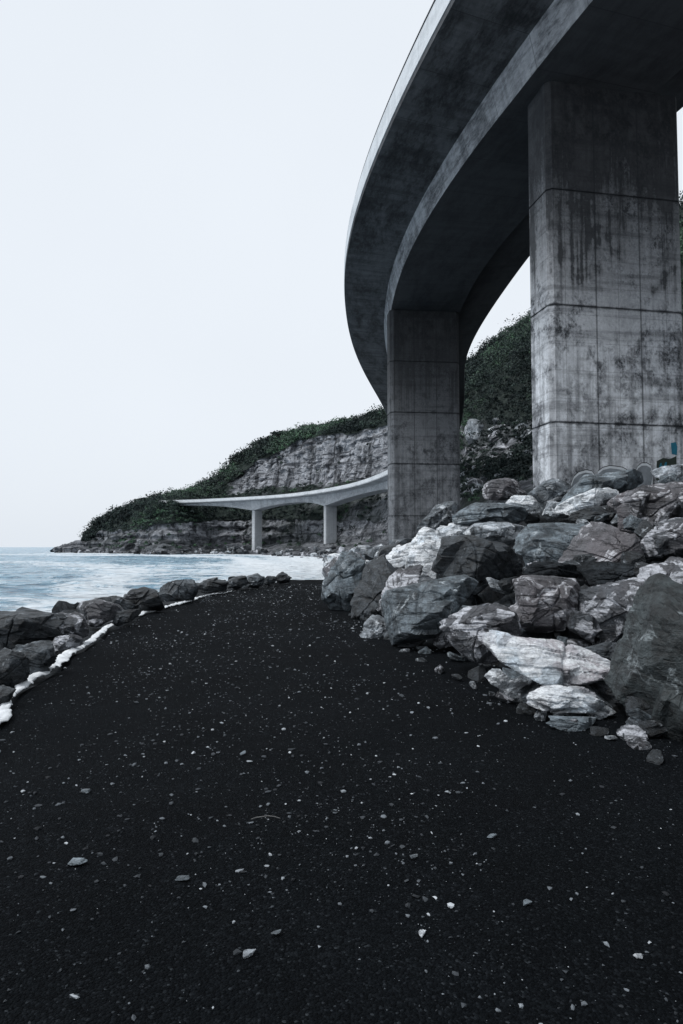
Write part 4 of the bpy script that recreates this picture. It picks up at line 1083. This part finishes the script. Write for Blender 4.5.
# ------------------------------------------------------------------ white fabric along the sea edge
def build_fabric():
    pts = [(0, 722), (14, 704), (26, 694), (32, 684), (50, 674), (66, 660), (84, 646), (104, 632), (122, 620), (140, 616), (160, 609), (180, 604.5), (205, 597.5), (230, 593)]
    g = np.array([(-3.3, -6.0), (-3.25, -2.0), (-3.18, 2.0), (-3.13, 4.6)] + [tuple(PZ(x, y, 0.0)[:2]) for x, y in pts])
    c = catmull(g, 40); s = np.r_[0, np.cumsum(np.linalg.norm(np.diff(c, axis=0), axis=1))]
    n = 760; ss = np.linspace(0, s[-1], n); c = np.stack([np.interp(ss, s, c[:, k]) for k in (0, 1)], 1)
    tn = np.gradient(c, axis=0); tn /= np.linalg.norm(tn, axis=1)[:, None]; nn = np.stack([tn[:, 1], -tn[:, 0]], 1)
    nw = 15; V = []
    one = np.stack([ss * 0.9, ss * 0, ss * 0], 1)
    wid = 0.07 + 0.05 * fbm(one * 1.1, 5, 3) + 0.035 * fbm(one * 9, 8, 3); off = 0.10 * fbm(one * 1.3, 15, 3) + 0.02 * fbm(one * 5, 16, 2)
    wid = np.clip(wid, 0.025, 0.4) * np.clip((s[-1] - ss) / 4, 0.15, 1)
    for i in range(n):
        for k in range(nw):
            u = k / (nw - 1) * 2 - 1
            p = c[i] + nn[i] * (u * wid[i] + off[i]); V.append((p[0], p[1], 0.0, u))
    V = np.array(V); U = V[:, 3]; p3 = V[:, :3].copy(); p3[:, 2] = 0
    z = path_z(V[:, 0], V[:, 1]) + 0.040 + 0.008 * ridged(p3 * np.array([5, 3, 1]), 61, 2) + 0.030 * np.abs(vnoise(p3 * 9, 63)) + 0.012 * np.abs(vnoise(p3 * 24, 67)) - 0.02 * np.abs(U) ** 3
    p3[:, 2] = z
    me = mesh_np('geotextile_edge', p3, grid_faces(n, nw), True, [M_CLOTH])
    o = link('geotextile_edge', me); so_ = o.modifiers.new('thickness', 'SOLIDIFY'); so_.thickness = 0.006
    tag(o, 'crumpled strip of white fabric edging the black gravel beside the sea boulders', 'fabric')
build_fabric()

# ------------------------------------------------------------------ loose chips on the gravel
def pebble_mat():
    m = NB('gravel_chips'); a = m.attr('tone').outputs['Fac']
    m.set('Base Color', m.ramp(a, [(0.0, (0.012, 0.014, 0.017)), (0.55, (0.055, 0.064, 0.074)), (0.85, (0.20, 0.225, 0.25)), (1.0, (0.62, 0.66, 0.70))]))
    m.set('Roughness', 0.75); m.set('Specular IOR Level', 0.3); return m.m
def build_chips():
    g = np.random.default_rng(77); d, f = ico(1)
    N = 40000
    Y = np.exp(g.uniform(math.log(1.7), math.log(30), N)); X = g.uniform(0, 1, N)
    X = path_l(Y) + 0.2 + X * (path_r(Y) - path_l(Y) - 0.2)
    keep = np.abs(X) < Y * 0.62 + 0.5
    dens = fbm(np.stack([X * .8, Y * .5, X * 0], 1), 81, 3)
    keep &= g.random(N) < np.clip(Y / 3.5, 0.75, 1)
    keep &= g.random(N) < 0.50 + 0.8 * dens
    X, Y = X[keep], Y[keep]; N = len(X)
    size = np.clip(np.exp(g.normal(math.log(0.0037), 0.75, N)), 0.0020, 0.017) * np.clip(0.75 + Y * 0.05, 0.8, 1.8)
    tone = np.clip(g.normal(0.36, 0.22, N), 0, 1); tone = np.where(g.random(N) < 0.26, g.uniform(0.66, 0.97, N), tone)
    Z = path_z(X, Y) + size * 0.25
    sc = np.stack([g.uniform(.7, 1.6, N), g.uniform(.6, 1.2, N), g.uniform(.35, .8, N)], 1) * size[:, None]
    an = g.uniform(0, 6.28, N); ca, sa = np.cos(an), np.sin(an)
    jit = 1 + g.uniform(-.48, .42, (N, len(d), 1))
    q = d[None] * jit * sc[:, None, :]
    V = np.stack([q[..., 0] * ca[:, None] - q[..., 1] * sa[:, None] + X[:, None], q[..., 0] * sa[:, None] + q[..., 1] * ca[:, None] + Y[:, None], q[..., 2] + Z[:, None]], -1).reshape(-1, 3)
    Fc = (f[None] + (np.arange(N) * len(d))[:, None, None]).reshape(-1, 3)
    me = mesh_np('gravel', V, Fc, False, [pebble_mat()]); fattr(me, 'tone', np.repeat(tone, len(d)))
    tag(link('gravel', me), 'loose pale and grey chips scattered over the black gravel', 'gravel', kind='stuff')
build_chips()
CHIPS = [((75, 866), 20, 7, 'slate', 'wedge-shaped pale chip on the gravel at lower left'),
         ((183, 882), 13, 6, 'slate', 'slanted blue-grey chip on the gravel, right of the wedge-shaped chip'),
         ((276, 938), 10, 6, 'slate', 'pale angular pebble on the gravel, the upper one of a near pair'),
         ((249, 958), 13, 6, 'pale', 'pale flat pebble on the gravel, the lower one of a near pair'),
         ((423, 939), 11, 7, 'pale', 'pale speckled pebble on the gravel right of the near pair'),
         ((638, 961), 9, 5, 'white', 'bright white oval pebble on the gravel at lower right'),
         ((492, 838), 9, 5, 'slate', 'blue-grey pebble on the gravel below the fractured boulder'),
         ((414, 864), 8, 5, 'slate', 'pale round pebble on the gravel near the middle of the path'),
         ((527, 910), 9, 5, 'slate', 'grey oval pebble on the dark gravel to the right'),
         ((243, 756), 7, 5, 'slate', 'grey pebble on the gravel, highest of the larger ones on the left half'),
         ((86, 791), 11, 4, 'slate', 'thin grey flake on the gravel at left')]
for k, ((px, py), w, h, mt, lb) in enumerate(CHIPS):
    c = PZ(px, py, 0.01); D = c[1]; W = w / F * D * 1.05
    v, f = random_stone(730 + k, 4, (1, 1, 1), 8, 0.8); v[:, 1] += 0.35 * v[:, 0]; v = v / np.ptp(v, axis=0) * np.array((W, W * .7, W * .24))
    o = put('pebble', v, f, ROCK[mt], Vector((c[0], c[1], 0.012 + float(path_z([c[0]], [c[1]])[0]))), (0.1, -0.1, 0.3 * ((k % 5) - 2)))
    tag(o, lb, 'pebble', 'larger pebbles on the gravel path')
# dry twig
tw = [PZ(x, y, 0.02) for x, y in ((251, 825.5), (256, 823.5), (262, 823), (268, 822.3), (274, 823.2), (280, 825))]
bm = bmesh.new(); prev = None
for k, p in enumerate(tw):
    r = 0.0035 * (1 - k * .12)
    ring = [bm.verts.new((p[0], p[1] + r * math.cos(a), p[2] + float(path_z([p[0]], [p[1]])[0]) + r * math.sin(a))) for a in np.linspace(0, 2 * math.pi, 6)[:-1]]
    if prev:
        for i in range(5): bm.faces.new((prev[i], prev[(i + 1) % 5], ring[(i + 1) % 5], ring[i]))
    prev = ring
me = bpy.data.meshes.new('twig'); bm.to_mesh(me); bm.free(); me.materials.append(M_TWIG)
tag(link('twig', me), 'thin pale dry twig lying across the black gravel', 'twig')
